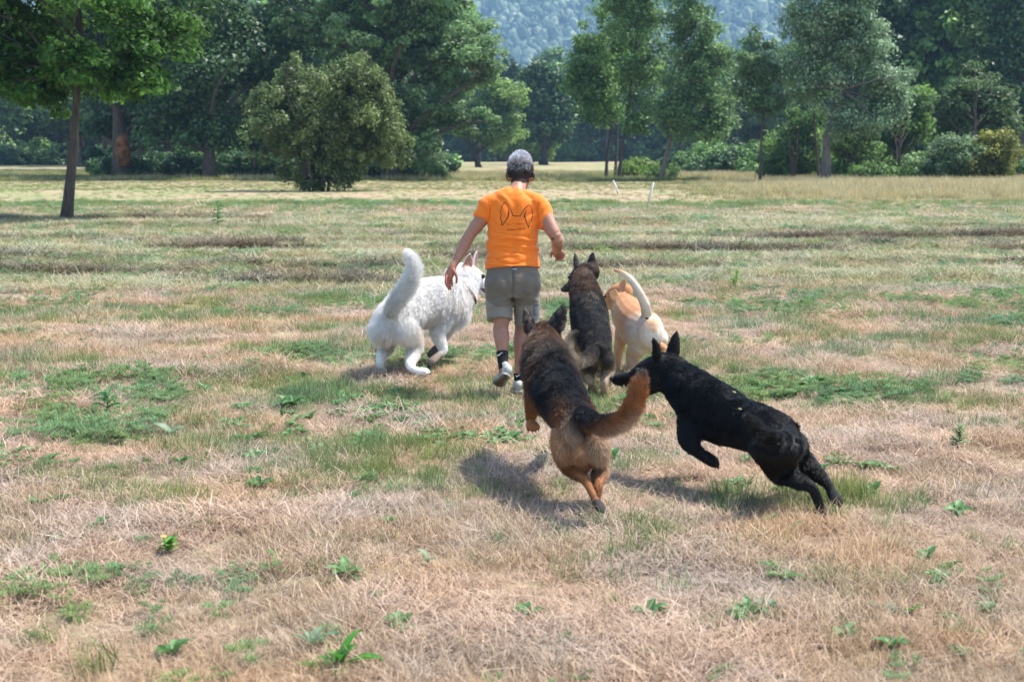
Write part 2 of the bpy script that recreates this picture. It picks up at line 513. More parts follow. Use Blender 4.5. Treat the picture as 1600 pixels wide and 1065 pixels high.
# the darker ridges where the rake left the hay
dk = [blade_mesh('raked', hay_m, blades(80, .20, .08, .18, .006, .92, 330 + k, .15, c0=A([[.085, .07, .05]]), c1=A([[.26, .22, .15]]))) for k in range(3)]
coll_dk = proto_coll('raked_hay_tufts', dk)
r = np.random.default_rng(31); rx, ry, rs = [], [], []
for (v, u0, u1, dn) in ((346, -60, 620, 1.0), (353, 380, 760, .7), (376, 880, 1700, 1.3), (381, -60, 500, .5), (372, 500, 900, .4), (391, 200, 1000, .7), (396, 880, 1300, .9), (389, 1300, 1700, .6), (405, 560, 860, .9), (412, 1150, 1700, .6), (408, -60, 300, .5), (431, -60, 330, 1.0), (425, 860, 1150, .5), (440, 200, 700, .5), (418, 300, 620, .5)):
    Y0 = 3555 / (v - 240.); m_ = int((u1 - u0) / 2222 * Y0 * 60 * dn)
    u = u0 + (u1 - u0) * r.random(m_); xx = (u - 800) / 2222 * Y0
    d = vnoise(np.stack([xx * .5, np.full(m_, v * 3.1)], 1), 1, 17); k = d + r.random(m_) * .25 > .55
    rx.append(xx[k]); ry.append((Y0 + r.normal(0, .16, m_) + (vnoise(np.stack([xx * .25, np.full(m_, v)], 1), 1, 18) - .5) * 1.6)[k]); rs.append((.5 + d)[k])
x, y, s = np.concatenate(rx), np.concatenate(ry), np.concatenate(rs); n = len(x)
scatter('raked_hay', coll_dk, np.stack([x, y, gheight(x, y) + .03 * r.random(n)], 1), np.stack([r.normal(0, .2, n), r.normal(0, .2, n), r.random(n) * 6.28], 1),
        np.stack([s * 1.6, s, s * 1.0], 1), r.integers(0, 3, n), 'darker raked hay lying in broken ridges across the mown field', 'raked hay')
# unmown grass beyond
talls = []
for k in range(3):
    talls.append(blade_mesh('tall', straw_m, blades(30, .25, .25, .55, .010, .12, 400 + k, .35, c0=A([[.42, .35, .18]]), c1=A([[.60, .53, .31]])), blades(18, .25, .15, .35, .014, .2, 410 + k, .5, c0=A([[.14, .19, .06]]), c1=A([[.26, .29, .10]]))))
for k in range(2):
    talls.append(blade_mesh('tall', green_m, blades(36, .25, .15, .35, .014, .25, 420 + k, .5, c0=A([[.10, .15, .045]]), c1=A([[.24, .27, .10]]))))
coll_tall = proto_coll('meadow_tufts', talls)
x, y, r = field_points(60000, 40, 120, -.6, 4, 6)
px = 800 + x / y * 2222 / 1.0
v_ = 240 + 3555 / y
right = np.clip((px - 1000) / 300, 0, 1)
dens = np.where(y > 84, 1.0, .18 + .8 * right * np.clip((y - 44) / 12, 0, 1)) + .55 * (1 - right) * ((y > 62) & (y <= 84))
keep = r.random(len(x)) < dens; x, y, px, right = x[keep], y[keep], px[keep], right[keep]; n = len(x)
s = (.5 + .5 * r.random(n)) * np.where(y > 84, 1.0, .35 + .75 * right * np.clip((y - 46) / 12, 0, 1))
gp = r.random(n) < np.clip(.35 + .5 * (1 - right) - .3 * right + .5 * (vnoise(np.stack([x, y], 1), .12, 81) - .5), 0, 1)
idx = np.where(gp, r.integers(3, 5, n), r.integers(0, 3, n))
scatter('meadow_grass', coll_tall, np.stack([x, y, gheight(x, y) - .02], 1), np.stack([r.normal(0, .08, n), r.normal(0, .08, n), r.random(n) * 6.28], 1),
        np.stack([s * 1.5, s * 1.5, s], 1), idx, 'unmown grass with pale seed stalks along the far edge of the mown field', 'meadow grass')

# ---- wooded mountain and far plain
def mheight(x, y):
    p = np.stack([x, y], 1)
    t = np.clip((y - 1150 + 130 * (vnoise(p, .0016, 91) - .5) * 2) / 620, 0, 1)
    ridge = t * t * (3 - 2 * t)
    return ridge * (250 + 60 * (vnoise(p, .0018, 92) - .5)) + t * (fbm(p, .006, 93, 3) - .5) * 60
xs = np.linspace(-1700, 1700, 120); ys = np.linspace(1000, 2400, 60)
X, Y = np.meshgrid(xs, ys); x, y = X.ravel(), Y.ravel()
z = mheight(x, y) - 2.0
m_, n_ = X.shape
i = np.arange(m_ - 1)[:, None] * n_; j = np.arange(n_ - 1)[None, :]
q = np.stack([i + j, i + j + 1, i + n_ + j + 1, i + n_ + j], -1).reshape(-1, 4)
o = link(bpy.data.objects.new('mountain', mesh_np('mountain', np.stack([x, y, z], 1), q, flat_mat('mountain_ground', (.10, .11, .055), scale=.03, noise=.4, rough=.95, coord='Object'))))
o['kind'] = 'structure'
def blob(seed, hgt=1.0, n=2):
    bm = bmesh.new(); bmesh.ops.create_icosphere(bm, subdivisions=n, radius=1)
    P = A([tuple(v.co) for v in bm.verts]); k = .62 + .75 * vnoise(P, 1.9, seed)
    for v, f in zip(bm.verts, k): v.co = v.co * f
    for v in bm.verts: v.co.z = v.co.z * hgt + .7 * hgt
    me = bpy.data.meshes.new('far_crown'); bm.to_mesh(me); bm.free()
    return me
far_m, nt, b = new_mat('far_crowns')
oi = N(nt, 'ShaderNodeObjectInfo'); ra = N(nt, 'ShaderNodeValToRGB'); el = ra.color_ramp.elements
el[0].color = (.03, .06, .04, 1); el[1].color = (.24, .28, .17, 1); e = el.new(.55); e.color = (.07, .11, .05, 1)
nt.links.new(oi.outputs['Random'], ra.inputs[0]); nt.links.new(ra.outputs[0], b.inputs['Base Color']); b.inputs['Roughness'].default_value = .9
bl = []
for k in range(4):
    me = blob(k * 5 + 1, (1.0, 1.3, 1.6, 1.1)[k]); me.materials.append(far_m); bl.append(me)
coll_far = proto_coll('mountain_crowns', bl)
r = np.random.default_rng(44)
n = 36000
y = 860 + 940 * r.random(n) ** .95; x = (r.random(n) * 2 - 1) * (y * .40 + 60)
s = 2.8 + 3.4 * r.random(n) ** 1.6
keep = vnoise(np.stack([x, y], 1), .02, 96) > .04
x, y, s = x[keep], y[keep], s[keep]; n = len(x)
scatter('mountain_forest', coll_far, np.stack([x, y, mheight(x, y) - 2.5], 1), np.stack([np.zeros(n), np.zeros(n), r.random(n) * 6.28], 1), np.stack([s, s, s * (.8 + .5 * r.random(n))], 1),
        r.integers(0, 4, n), 'distant forest covering the hazy blue mountainside', 'forest')

# ---- air
hz_me = bpy.data.meshes.new('haze')
bm = bmesh.new(); bmesh.ops.create_cube(bm, size=1); bm.to_mesh(hz_me); bm.free()
haze = bpy.data.objects.new('haze', hz_me); link(haze)
haze.scale = (62000 / 1, 3900, 331); haze.location = (0, 1700, -1.5 + 331 / 2)
haze['kind'] = 'stuff'; haze['label'] = 'thin bluish summer haze over the whole valley'; haze['category'] = 'haze'
hm = bpy.data.materials.new('haze_air'); hm.use_nodes = True; nt = hm.node_tree
for k in list(nt.nodes):
    if k.type != 'OUTPUT_MATERIAL': nt.nodes.remove(k)
pv = N(nt, 'ShaderNodeVolumePrincipled'); pv.inputs['Color'].default_value = (.40, .66, 1, 1); pv.inputs['Density'].default_value = .00022
pv.inputs['Anisotropy'].default_value = .1
nt.links.new(pv.outputs[0], nt.nodes['Material Output'].inputs['Volume'])
hz_me.materials.append(hm)
# ------------------------------------------------------------------ trees
leaf_mat_cache = {}
def leaf_mat(name, tr=.5, rough=.5, spec=.35):
    if name not in leaf_mat_cache:
        leaf_mat_cache[name] = attr_mat(name, rough=rough, spec=spec, translucent=tr)
    return leaf_mat_cache[name]
def bark_mat(name, col):
    m, nt, b = new_mat(name)
    tc = N(nt, 'ShaderNodeTexCoord'); mp = N(nt, 'ShaderNodeMapping'); mp.inputs['Scale'].default_value = (1, 1, .18)
    n1 = N(nt, 'ShaderNodeTexNoise'); n1.inputs['Scale'].default_value = 14; n1.inputs['Detail'].default_value = 8; n1.inputs['Roughness'].default_value = .7
    nt.links.new(tc.outputs['Object'], mp.inputs[0]); nt.links.new(mp.outputs[0], n1.inputs['Vector'])
    ra = N(nt, 'ShaderNodeValToRGB'); el = ra.color_ramp.elements
    el[0].position = .35; el[0].color = (*[c * .45 for c in col], 1); el[1].position = .68; el[1].color = (*[c * 1.5 for c in col], 1)
    nt.links.new(n1.outputs['Fac'], ra.inputs[0]); nt.links.new(ra.outputs[0], b.inputs['Base Color'])
    b.inputs['Roughness'].default_value = .9
    bp = N(nt, 'ShaderNodeBump'); bp.inputs['Strength'].default_value = .8; bp.inputs['Distance'].default_value = .04
    nt.links.new(n1.outputs['Fac'], bp.inputs['Height']); nt.links.new(bp.outputs[0], b.inputs['Normal'])
    return m
bark_dark = bark_mat('dark_bark', (.075, .058, .045))
bark_grey = bark_mat('grey_bark', (.16, .135, .11))
bark_pale = bark_mat('pale_bark', (.26, .23, .19))

def leaves_mesh(name, centers, crad, per, size, cA, cB, mat, seed, flat=.7, tone=.35, aspect=.55, hang=0.0):
    """Leaf quads gathered in clumps round the given centres; colour varies by clump and by leaf."""
    r = np.random.default_rng(seed)
    K = len(centers); n = K * per
    ci = np.repeat(np.arange(K), per)
    g = r.normal(0, 1, (n, 3)); g /= (np.linalg.norm(g, axis=1)[:, None] + 1e-6); g *= (r.random((n, 1)) ** .45)
    rr = np.broadcast_to(np.asarray(crad, float).reshape(-1, 1) if np.ndim(crad) else np.full((K, 1), crad), (K, 1))[ci]
    p = centers[ci] + g * rr * A([[1, 1, flat]])
    p[:, 2] -= hang * rr[:, 0] * (g[:, 0] ** 2 + g[:, 1] ** 2)
    out = g.copy(); out[:, 2] += .5
    nr = out + r.normal(0, .55, (n, 3)); nr /= np.linalg.norm(nr, axis=1)[:, None]
    t = np.cross(nr, r.normal(0, 1, (n, 3))); t /= np.linalg.norm(t, axis=1)[:, None] + 1e-9
    b = np.cross(nr, t)
    s = size * 1.25 * (.6 + .8 * r.random((n, 1)))
    v = np.stack([p - t * s * .5, p + b * s * aspect * .5 + nr * s * .08, p + t * s * .5 - nr * s * .1, p - b * s * aspect * .5 + nr * s * .08], 1).reshape(-1, 3)
    q = np.arange(n * 4).reshape(-1, 4)
    ct = 1 + tone * (r.random((K, 1)) - .5) * 2
    mixk = np.clip(.5 * r.random((K, 1))[ci] + .5 * r.random((n, 1)), 0, 1)
    col = (A([cA]) * (1 - mixk) + A([cB]) * mixk) * ct[ci] * (.75 + .5 * r.random((n, 1)))
    me = mesh_np(name, v, q, mat, smooth=False)
    set_col(me, np.repeat(np.clip(col, 0, 1), 4, 0))
    return me

def sample_crown(blobs, n, r, shell=.55):
    """n clump centres in a union of ellipsoids (x, y, z, rx, ry, rz), biased outward."""
    B = A(blobs, float); vol = B[:, 3] * B[:, 4] * B[:, 5]; vol = vol ** .62
    nb = max(6, n // 9)                      # clumps gather into sprays round branch ends
    kb = r.choice(len(B), nb, p=vol / vol.sum())
    gg = r.normal(0, 1, (nb, 3)); gg /= np.linalg.norm(gg, axis=1)[:, None]
    gg *= (shell + (1 - shell) * r.random((nb, 1))) ** .5 * (r.random((nb, 1)) ** .3) * (.72 + .34 * r.random((nb, 1)))
    hub = B[kb, :3] + gg * B[kb, 3:6]
    m1 = int(n * .72); j = r.integers(0, nb, m1)
    sp = (B[kb, 3:6].mean(1) ** .5)[j][:, None] * .40
    c1 = hub[j] + r.normal(0, 1, (m1, 3)) * sp * A([[1, 1, .6]])
    n = n - m1
    k = r.choice(len(B), n, p=vol / vol.sum())
    g = r.normal(0, 1, (n, 3)); g /= np.linalg.norm(g, axis=1)[:, None]
    g *= (shell + (1 - shell) * r.random((n, 1))) ** .6 * (r.random((n, 1)) ** .22)
    return np.concatenate([c1, B[k, :3] + g * B[k, 3:6]])

def tree(name, base, blobs, label, cat='tree', group=None, trunk=.15, split=None, lean=(0, 0), clumps=160, per=90, crad=.55, size=.12, cA=(.05, .09, .025), cB=(.11, .16, .04),
         bark=None, seed=1, stems=1, limbs=14, spread=.3, twigs=60, mat='leaf', tr=.35, tone=.35, flat=.75, top=None, wob=.12, hang=0.0, aspect=.55, limb_r=.4, trunk_path=None):
    r = np.random.default_rng(seed)
    bark = bark or bark_dark
    root = empty(name, base, label, cat, group)
    cen = sample_crown(blobs, clumps, r)
    H = top or max(b[2] for b in blobs)
    zlow = split or min(b[2] - b[5] for b in blobs)
    T = Mesher()
    stemsP = []
    for k in range(stems):
        a = 6.28 * k / max(1, stems) + r.random()
        off = A([np.cos(a), np.sin(a), 0]) * (spread * .35 if stems > 1 else 0)
        ln = A([lean[0], lean[1], 0]) + (A([np.cos(a), np.sin(a), 0]) * spread * (.4 + .8 * r.random()) * H * .35 if stems > 1 else 0)
        m = 14; ts = np.linspace(0, 1, m)
        hh = H * (1 if stems == 1 else .75 + .3 * r.random())
        if trunk_path is not None and k == 0:
            P = catmull(A(trunk_path, float), ts * (len(trunk_path) - 1))
        else:
            P = off + ts[:, None] * A([[0, 0, hh]]) + (ts[:, None] ** 1.3) * ln
            P[:, :2] += np.cumsum(r.normal(0, wob * .12, (m, 2)), 0) * H * .08
        P[0, 2] = -.15
        R = trunk * (1 - .8 * ts) * (1 + .5 * np.exp(-ts * m * .9)) * (1 if stems == 1 else .75)
        T.tube([Vector(p) for p in P], R, n=10)
        stemsP.append((P, R))
    # limbs to spread-out clumps
    pts = [(p, R[i], i / len(P)) for P, R in stemsP for i, p in enumerate(P) if p[2] > zlow * (.97 if split else .6) and i > 1]
    nodes = [A(p) for p, _, _ in pts]; nr_ = [q for _, q, _ in pts]
    order = [int(r.integers(0, clumps))]
    dmin = np.linalg.norm(cen - cen[order[0]], axis=1)
    for _ in range(min(limbs, clumps) - 1):
        k = int(np.argmax(dmin)); order.append(k); dmin = np.minimum(dmin, np.linalg.norm(cen - cen[k], axis=1))
    for k in order:
        c = cen[k]
        nn = A(nodes[:len(pts)]); d = np.linalg.norm(nn[:, :2] - c[:2], axis=1)
        want = c[2] - d * .75
        sc_ = np.abs(nn[:, 2] - want) + .15 * d
        j = int(np.argmin(sc_)); p0 = nn[j]; r0 = min(nr_[j] * .65, trunk * limb_r)
        L = np.linalg.norm(c - p0)
        mid = p0 + (c - p0) * .5 + A([0, 0, L * .08]) + r.normal(0, L * .06, 3)
        tt = np.linspace(0, 1, 8)[:, None]
        Q = (1 - tt) ** 2 * p0 + 2 * tt * (1 - tt) * mid + tt ** 2 * c
        Q[1:-1] += r.normal(0, L * .015, (6, 3))
        T.tube([Vector(p) for p in Q], r0 * (1 - .85 * tt[:, 0]), n=6)
        for i_ in (2, 3, 4, 5, 6, 7): nodes.append(Q[i_]); nr_.append(r0 * (1 - .85 * tt[i_, 0]))
    nn = A(nodes)
    for k in r.choice(clumps, min(twigs, clumps), replace=False):
        c = cen[k]; d = np.linalg.norm(nn - c, axis=1) + np.clip(nn[:, 2] - c[2], 0, 9) * .8
        j = int(np.argmin(d)); p0 = nn[j]; L = np.linalg.norm(c - p0)
        if L < .05: continue
        mid = (p0 + c) / 2 + r.normal(0, L * .1, 3)
        T.tube([Vector(p0), Vector(mid), Vector(c)], A([1, .7, .3]) * min(nr_[j] * .6, max(.012, trunk * .09)), n=5)
    me = T.mesh(name + '_trunk', bark)
    tk = bpy.data.objects.new('trunk', me); sc.collection.objects.link(tk); tk.parent = root
    lm = leaves_mesh(name + '_leaves', cen, crad * (.7 + .6 * r.random(clumps)), per, size, cA, cB, leaf_mat(mat, tr), seed + 9, flat=flat, tone=tone, hang=hang, aspect=aspect)
    cr = bpy.data.objects.new('crown', lm); sc.collection.objects.link(cr); cr.parent = root
    return root

def gb(u, v):
    """Ground point under photo pixel, with its scale in px per metre."""
    p = ground_at(u, v); z = float(gheight(A([p.x]), A([p.y]))[0]); return Vector((p.x, p.y, z))
def px_blobs(base, Y, L, dy=None):
    """Crown ellipsoids from photo pixels (u, v, ru, rv[, depth offset m]) relative to base."""
    out = []
    for e in L:
        o = e[4] if len(e) > 4 else 0.0
        p = at(e[0], e[1], Y + o); s = (Y + o) / FPX
        ry = e[5] if len(e) > 5 else (e[2] * s * .85)
        out.append((p.x - base.x, p.y - base.y, p.z - base.z, e[2] * s, ry, e[3] * s))
    return out
def px_path(base, Y, L):
    return [tuple(at(u, v, Y) - base) for u, v in L]

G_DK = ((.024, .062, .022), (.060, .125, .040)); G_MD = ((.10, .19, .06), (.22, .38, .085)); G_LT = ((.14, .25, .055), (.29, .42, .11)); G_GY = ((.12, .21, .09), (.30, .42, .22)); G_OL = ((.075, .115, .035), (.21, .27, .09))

# 1 the near tree on the left
b = gb(103, 346)
tree('field_tree', b, px_blobs(b, b.y, [(70, -10, 210, 110, 0, 3.0), (235, 92, 62, 42, -.5), (30, 95, 85, 55, .3), (160, 95, 75, 42, -1.0), (200, 40, 90, 60), (190, 118, 85, 30), (70, 122, 110, 28, .6), (-70, 60, 80, 80), (0, -60, 160, 90)]),
     'slim tree with bright green leaves standing alone at the left edge of the field', trunk=.125, split=3.25, clumps=400, per=80, crad=.42, size=.13, cA=(.04, .115, .018), cB=(.12, .24, .04), bark=bark_dark, seed=3, limbs=26, twigs=150, tr=.5, tone=.45, flat=.55, hang=.3,
     trunk_path=px_path(b, b.y, [(103, 352), (112, 260), (118, 180), (121, 130), (128, 60), (120, -20), (130, -90)]), limb_r=.35)

# 2 dark old trees at the left
b = gb(190, 279)
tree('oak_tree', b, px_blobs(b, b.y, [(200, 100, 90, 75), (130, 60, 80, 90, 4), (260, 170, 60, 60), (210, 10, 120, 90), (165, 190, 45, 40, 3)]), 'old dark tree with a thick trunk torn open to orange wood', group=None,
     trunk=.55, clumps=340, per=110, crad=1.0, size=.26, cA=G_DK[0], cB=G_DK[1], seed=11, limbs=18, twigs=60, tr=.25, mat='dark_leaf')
wound = Mesher()
p = at(192, 235, b.y - .42)
wound.tube([p + Vector((.03, .1, -1.0)), p + Vector((0, .05, -.2)), p + Vector((-.05, .08, .5)), p + Vector((.02, .2, 1.1))], [.42, .52, .46, .22], n=10)
torn = wound.obj('torn_wood', flat_mat('torn_orange_wood', (.20, .085, .035), scale=3, noise=.7, rough=.9), bpy.data.objects[0] if False else None)
torn.parent = [o for o in sc.objects if o.name == 'oak_tree'][0]; torn.matrix_parent_inverse = parent_world(torn.parent).inverted()
b = gb(328, 281)
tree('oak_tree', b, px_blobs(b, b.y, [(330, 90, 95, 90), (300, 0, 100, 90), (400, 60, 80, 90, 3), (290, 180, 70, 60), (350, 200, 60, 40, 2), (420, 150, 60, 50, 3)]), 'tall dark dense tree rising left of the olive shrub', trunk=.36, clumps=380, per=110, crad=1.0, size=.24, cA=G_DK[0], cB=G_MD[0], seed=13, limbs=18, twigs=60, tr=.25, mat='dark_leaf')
b = gb(398, 279)
tree('young_tree', b, px_blobs(b, b.y, [(395, 190, 55, 45), (425, 215, 40, 30)]), 'thin pale stemmed tree in the shade just left of the olive shrub', trunk=.09, clumps=90, per=80, crad=.7, size=.2, cA=G_DK[0], cB=G_OL[0], seed=15, limbs=8, twigs=20, tr=.3, bark=bark_pale, mat='dark_leaf')
# 3 the round shrub
b = gb(498, 300)
tree('willow_shrub', b, px_blobs(b, b.y, [(500, 175, 85, 80), (440, 190, 48, 60), (570, 190, 62, 70), (590, 165, 50, 55), (425, 175, 42, 55), (600, 215, 45, 45, 1), (480, 240, 60, 55), (540, 255, 50, 40), (500, 285, 30, 16), (455, 140, 35, 40), (560, 130, 50, 35)]), 'large round olive green shrub standing in the meadow left of the person', cat='shrub',
     trunk=.07, clumps=700, per=90, crad=.34, size=.12, cA=G_OL[0], cB=G_OL[1], seed=21, stems=9, spread=1.1, limbs=40, twigs=220, tr=.35, mat='olive_leaf', tone=.5, flat=1.1, aspect=.5)
# 4 the large tree behind it
b = gb(610, 281)
tree('walnut_tree', b, px_blobs(b, b.y, [(590, 60, 120, 90), (690, 60, 85, 60), (740, 95, 55, 60, -2), (640, -30, 140, 80), (500, 20, 90, 90, 3), (660, 150, 80, 60), (745, 175, 45, 40, -1), (600, 200, 80, 60), (560, 250, 60, 28), (640, 240, 50, 40, -1)]),
     'broad spreading tree towering behind the olive shrub', trunk=.5, clumps=640, per=120, crad=.85, size=.22, cA=G_MD[0], cB=(.23, .35, .16), seed=25, limbs=34, twigs=120, tr=.35, tone=.5, flat=.5)
b = gb(655, 279)
tree('willow_bush', b, px_blobs(b, b.y - 2, [(640, 205, 48, 40), (620, 245, 50, 34), (665, 250, 30, 26), (600, 262, 60, 20)]), 'grey green bush growing against the broad tree, right of the olive shrub', cat='shrub', trunk=.08, clumps=240, per=90, crad=.55, size=.13, cA=G_GY[0], cB=(.12, .17, .09), seed=27, stems=6, spread=.8, limbs=16, twigs=40, mat='olive_leaf')
# 5 light trees in the middle distance
b = gb(742, 262)
tree('light_tree', b, px_blobs(b, b.y, [(740, 180, 40, 30), (765, 205, 50, 26), (790, 150, 34, 30)]), 'leaning light green tree at the far side of the clearing, left of the head', trunk=.35, clumps=200, per=80, crad=1.1, size=.34, cA=G_MD[0], cB=G_LT[1], seed=31, limbs=12, twigs=30, trunk_path=px_path(b, b.y, [(748, 264), (742, 240), (728, 215), (735, 180)]))
b = gb(850, 258)
tree('dark_conical_tree', b, px_blobs(b, b.y, [(845, 120, 30, 28), (842, 150, 42, 30), (850, 190, 50, 40), (880, 170, 35, 40, 6)]), 'dark tree with a pointed top directly behind the head', trunk=.45, clumps=260, per=80, crad=1.5, size=.5, cA=G_DK[0], cB=G_MD[0], seed=33, limbs=12, twigs=20, mat='dark_leaf')
b = gb(845, 256)
tree('light_tree', b, px_blobs(b, b.y - 4, [(825, 208, 42, 24), (800, 230, 38, 16), (860, 200, 34, 24), (835, 232, 40, 14)]), 'low spreading light green tree just behind the head', trunk=.3, clumps=200, per=80, crad=1.3, size=.42, cA=G_LT[0], cB=G_LT[1], seed=35, limbs=12, twigs=30)
# 6 group of slim trees right of the person
b = gb(947, 279)
tree('ash_tree', b, px_blobs(b, b.y, [(925, 90, 38, 45), (930, 160, 42, 45), (905, 120, 25, 30)]), 'slim tree, left one of the close group right of the person', trunk=.11, split=3, clumps=150, per=62, crad=.66, size=.19, cA=G_MD[0], cB=G_MD[1], seed=41, limbs=12, twigs=50, trunk_path=px_path(b, b.y, [(947, 281), (949, 240), (956, 190), (950, 120), (940, 60)]))
b = gb(962, 277)
tree('ash_tree', b, px_blobs(b, b.y, [(960, 30, 48, 50), (955, 110, 40, 50), (985, 80, 30, 40, 2)]), 'slim tree, middle one of the close group right of the person', trunk=.11, split=3, clumps=175, per=62, crad=.66, size=.19, cA=G_MD[0], cB=G_MD[1], seed=42, limbs=12, twigs=50, trunk_path=px_path(b, b.y, [(961, 279), (963, 240), (964, 190), (962, 120), (962, 40)]))
b = gb(970, 280)
tree('ash_tree', b, px_blobs(b, b.y, [(1010, 40, 42, 55), (1005, 120, 38, 50), (1000, 180, 30, 35), (990, -30, 50, 40)]), 'slim tree, right one of the close group right of the person', trunk=.12, split=3, clumps=200, per=62, crad=.66, size=.19, cA=G_MD[0], cB=(.24, .37, .13), seed=43, limbs=14, twigs=50, trunk_path=px_path(b, b.y, [(967, 282), (972, 235), (980, 180), (988, 110), (998, 30)]))
b = gb(993, 279)
tree('low_bush', b, px_blobs(b, b.y - .6, [(992, 262, 26, 15), (975, 270, 18, 9), (1010, 270, 14, 8)]), 'small bright bush at the foot of the close tree group', cat='shrub', trunk=.04, clumps=70, per=70, crad=.4, size=.13, cA=G_LT[0], cB=G_LT[1], seed=44, stems=4, limbs=8, twigs=10, spread=.6)
# 7 leaning tree
b = gb(1032, 282)
tree('ash_tree', b, px_blobs(b, b.y, [(1085, 40, 48, 60), (1070, 110, 50, 50), (1115, 110, 35, 50), (1110, 170, 42, 35), (1060, 180, 32, 40), (1120, 200, 30, 20), (1090, -30, 55, 40)]), 'tree with a trunk leaning to the right, between the close group and the thin sapling', trunk=.15, split=3.4, clumps=300, per=60, crad=.66, size=.19, cA=G_MD[0], cB=(.25, .38, .15), seed=46, limbs=26, twigs=90,
     trunk_path=px_path(b, b.y, [(1032, 284), (1043, 235), (1053, 185), (1060, 140), (1068, 90), (1078, 20)]), bark=bark_grey)
b = gb(1045, 281)
tree('low_bush', b, px_blobs(b, b.y, [(1045, 272, 22, 9), (1030, 275, 12, 6)]), 'tuft of leafy shoots at the foot of the leaning tree', cat='shrub', trunk=.03, clumps=40, per=60, crad=.35, size=.12, cA=G_MD[0], cB=G_LT[0], seed=47, stems=4, limbs=5, twigs=6, spread=.6)
# 8 thin sapling
b = gb(1188, 288)
tree('sapling', b, px_blobs(b, b.y, [(1190, 60, 22, 26), (1180, 105, 28, 26), (1200, 110, 24, 30), (1195, 160, 28, 26), (1172, 150, 14, 22)]), 'thin airy young tree with a bare dark stem, left of the big silvery poplar', trunk=.085, split=3.4, clumps=85, per=50, crad=.46, size=.16, cA=G_MD[0], cB=(.14, .2, .08), seed=51, limbs=14, twigs=50,
     trunk_path=px_path(b, b.y, [(1187, 290), (1189, 240), (1191, 190), (1197, 130), (1193, 60)]))
# 9 poplar
b = gb(1290, 288)
tree('poplar_tree', b, px_blobs(b, b.y, [(1290, 20, 62, 70), (1340, 60, 55, 60), (1375, 120, 45, 45), (1270, 110, 48, 60), (1340, 170, 60, 40), (1320, -50, 80, 60), (1260, 40, 35, 50), (1395, 160, 25, 25)]),
     'big poplar with silvery leaves and a forked pale trunk on the right', trunk=.23, split=4.2, clumps=520, per=80, crad=.66, size=.15, cA=G_GY[0], cB=(.32, .44, .26), seed=55, limbs=30, twigs=140, tr=.3, mat='silver_leaf', tone=.45, bark=bark_grey,
     trunk_path=px_path(b, b.y, [(1290, 290), (1291, 240), (1293, 205), (1304, 175), (1316, 130), (1322, 95), (1338, 60), (1335, 0)]), limb_r=.5)
b = gb(1279, 286)
tree('poplar_tree', b, px_blobs(b, b.y, [(1265, 130, 35, 40), (1275, 80, 30, 40)]), 'thin dark stem close beside the big silvery poplar', trunk=.09, split=4, clumps=110, per=80, crad=.6, size=.15, cA=G_MD[0], cB=G_MD[1], seed=56, limbs=10, twigs=30, trunk_path=px_path(b, b.y, [(1280, 288), (1276, 240), (1272, 190), (1274, 120), (1278, 60)]))
# 10 greenery at the right
b = gb(1240, 282)
tree('hazel_bush', b, px_blobs(b, b.y + 2, [(1240, 235, 40, 38), (1255, 190, 30, 40), (1225, 262, 30, 18)]), 'dark rounded bush between the sapling and the poplar trunk', cat='shrub', trunk=.08, clumps=200, per=80, crad=.6, size=.18, cA=G_DK[0], cB=G_MD[1], seed=58, stems=5, limbs=12, twigs=20)
b = gb(1330, 284)
tree('hazel_bush', b, px_blobs(b, b.y + 1, [(1325, 215, 28, 40), (1350, 235, 34, 34), (1335, 265, 34, 16)]), 'sunlit leafy bush just right of the poplar trunk', cat='shrub', trunk=.07, clumps=210, per=80, crad=.5, size=.17, cA=G_MD[0], cB=G_LT[1], seed=59, stems=5, limbs=12, twigs=20)
b = gb(1404, 284)
tree('light_tree', b, px_blobs(b, b.y + 3, [(1405, 175, 30, 36), (1430, 160, 24, 24), (1420, 205, 36, 24), (1385, 215, 26, 26)]), 'bright green young tree with a thin stem, right of the silvery poplar', trunk=.08, clumps=190, per=80, crad=.6, size=.2, cA=G_LT[0], cB=(.17, .28, .07), seed=60, limbs=12, twigs=30, tr=.5)
b = gb(1385, 287)
tree('low_bush', b, px_blobs(b, b.y, [(1370, 272, 32, 16), (1410, 276, 36, 12), (1340, 280, 24, 9), (1445, 280, 26, 10)]), 'long low tangle of brambles along the field edge right of the poplar', cat='shrub', trunk=.04, clumps=170, per=70, crad=.42, size=.15, cA=G_MD[0], cB=G_LT[0], seed=61, stems=6, limbs=12, twigs=10, spread=1.0)
b = gb(1520, 285)
tree('robinia_tree', b, px_blobs(b, b.y + 2, [(1515, 130, 32, 34), (1540, 165, 42, 38), (1500, 175, 38, 34), (1555, 205, 36, 26), (1490, 215, 34, 28)]), 'young pale green tree with arching leaves near the right edge', trunk=.14, clumps=330, per=85, crad=.58, size=.19, cA=(.07, .13, .04), cB=(.17, .25, .10), seed=63, limbs=18, twigs=60, tr=.45)
b = gb(1537, 287)
tree('hazel_bush', b, px_blobs(b, b.y - .5, [(1545, 245, 34, 30), (1530, 270, 30, 16), (1560, 225, 22, 18)]), 'yellowish bush at the foot of the young pale green tree near the right edge', cat='shrub', trunk=.05, clumps=190, per=80, crad=.45, size=.14, cA=(.13, .16, .03), cB=(.30, .30, .06), seed=64, stems=6, limbs=12, twigs=20, tr=.45)
b = gb(1480, 287)
tree('hazel_bush', b, px_blobs(b, b.y, [(1485, 245, 34, 30), (1470, 268, 30, 16)]), 'dull green bush left of the yellowish bush near the right edge', cat='shrub', trunk=.05, clumps=180, per=80, crad=.5, size=.15, cA=G_DK[1], cB=G_GY[1], seed=65, stems=6, limbs=12, twigs=20)
b = gb(1130, 272)
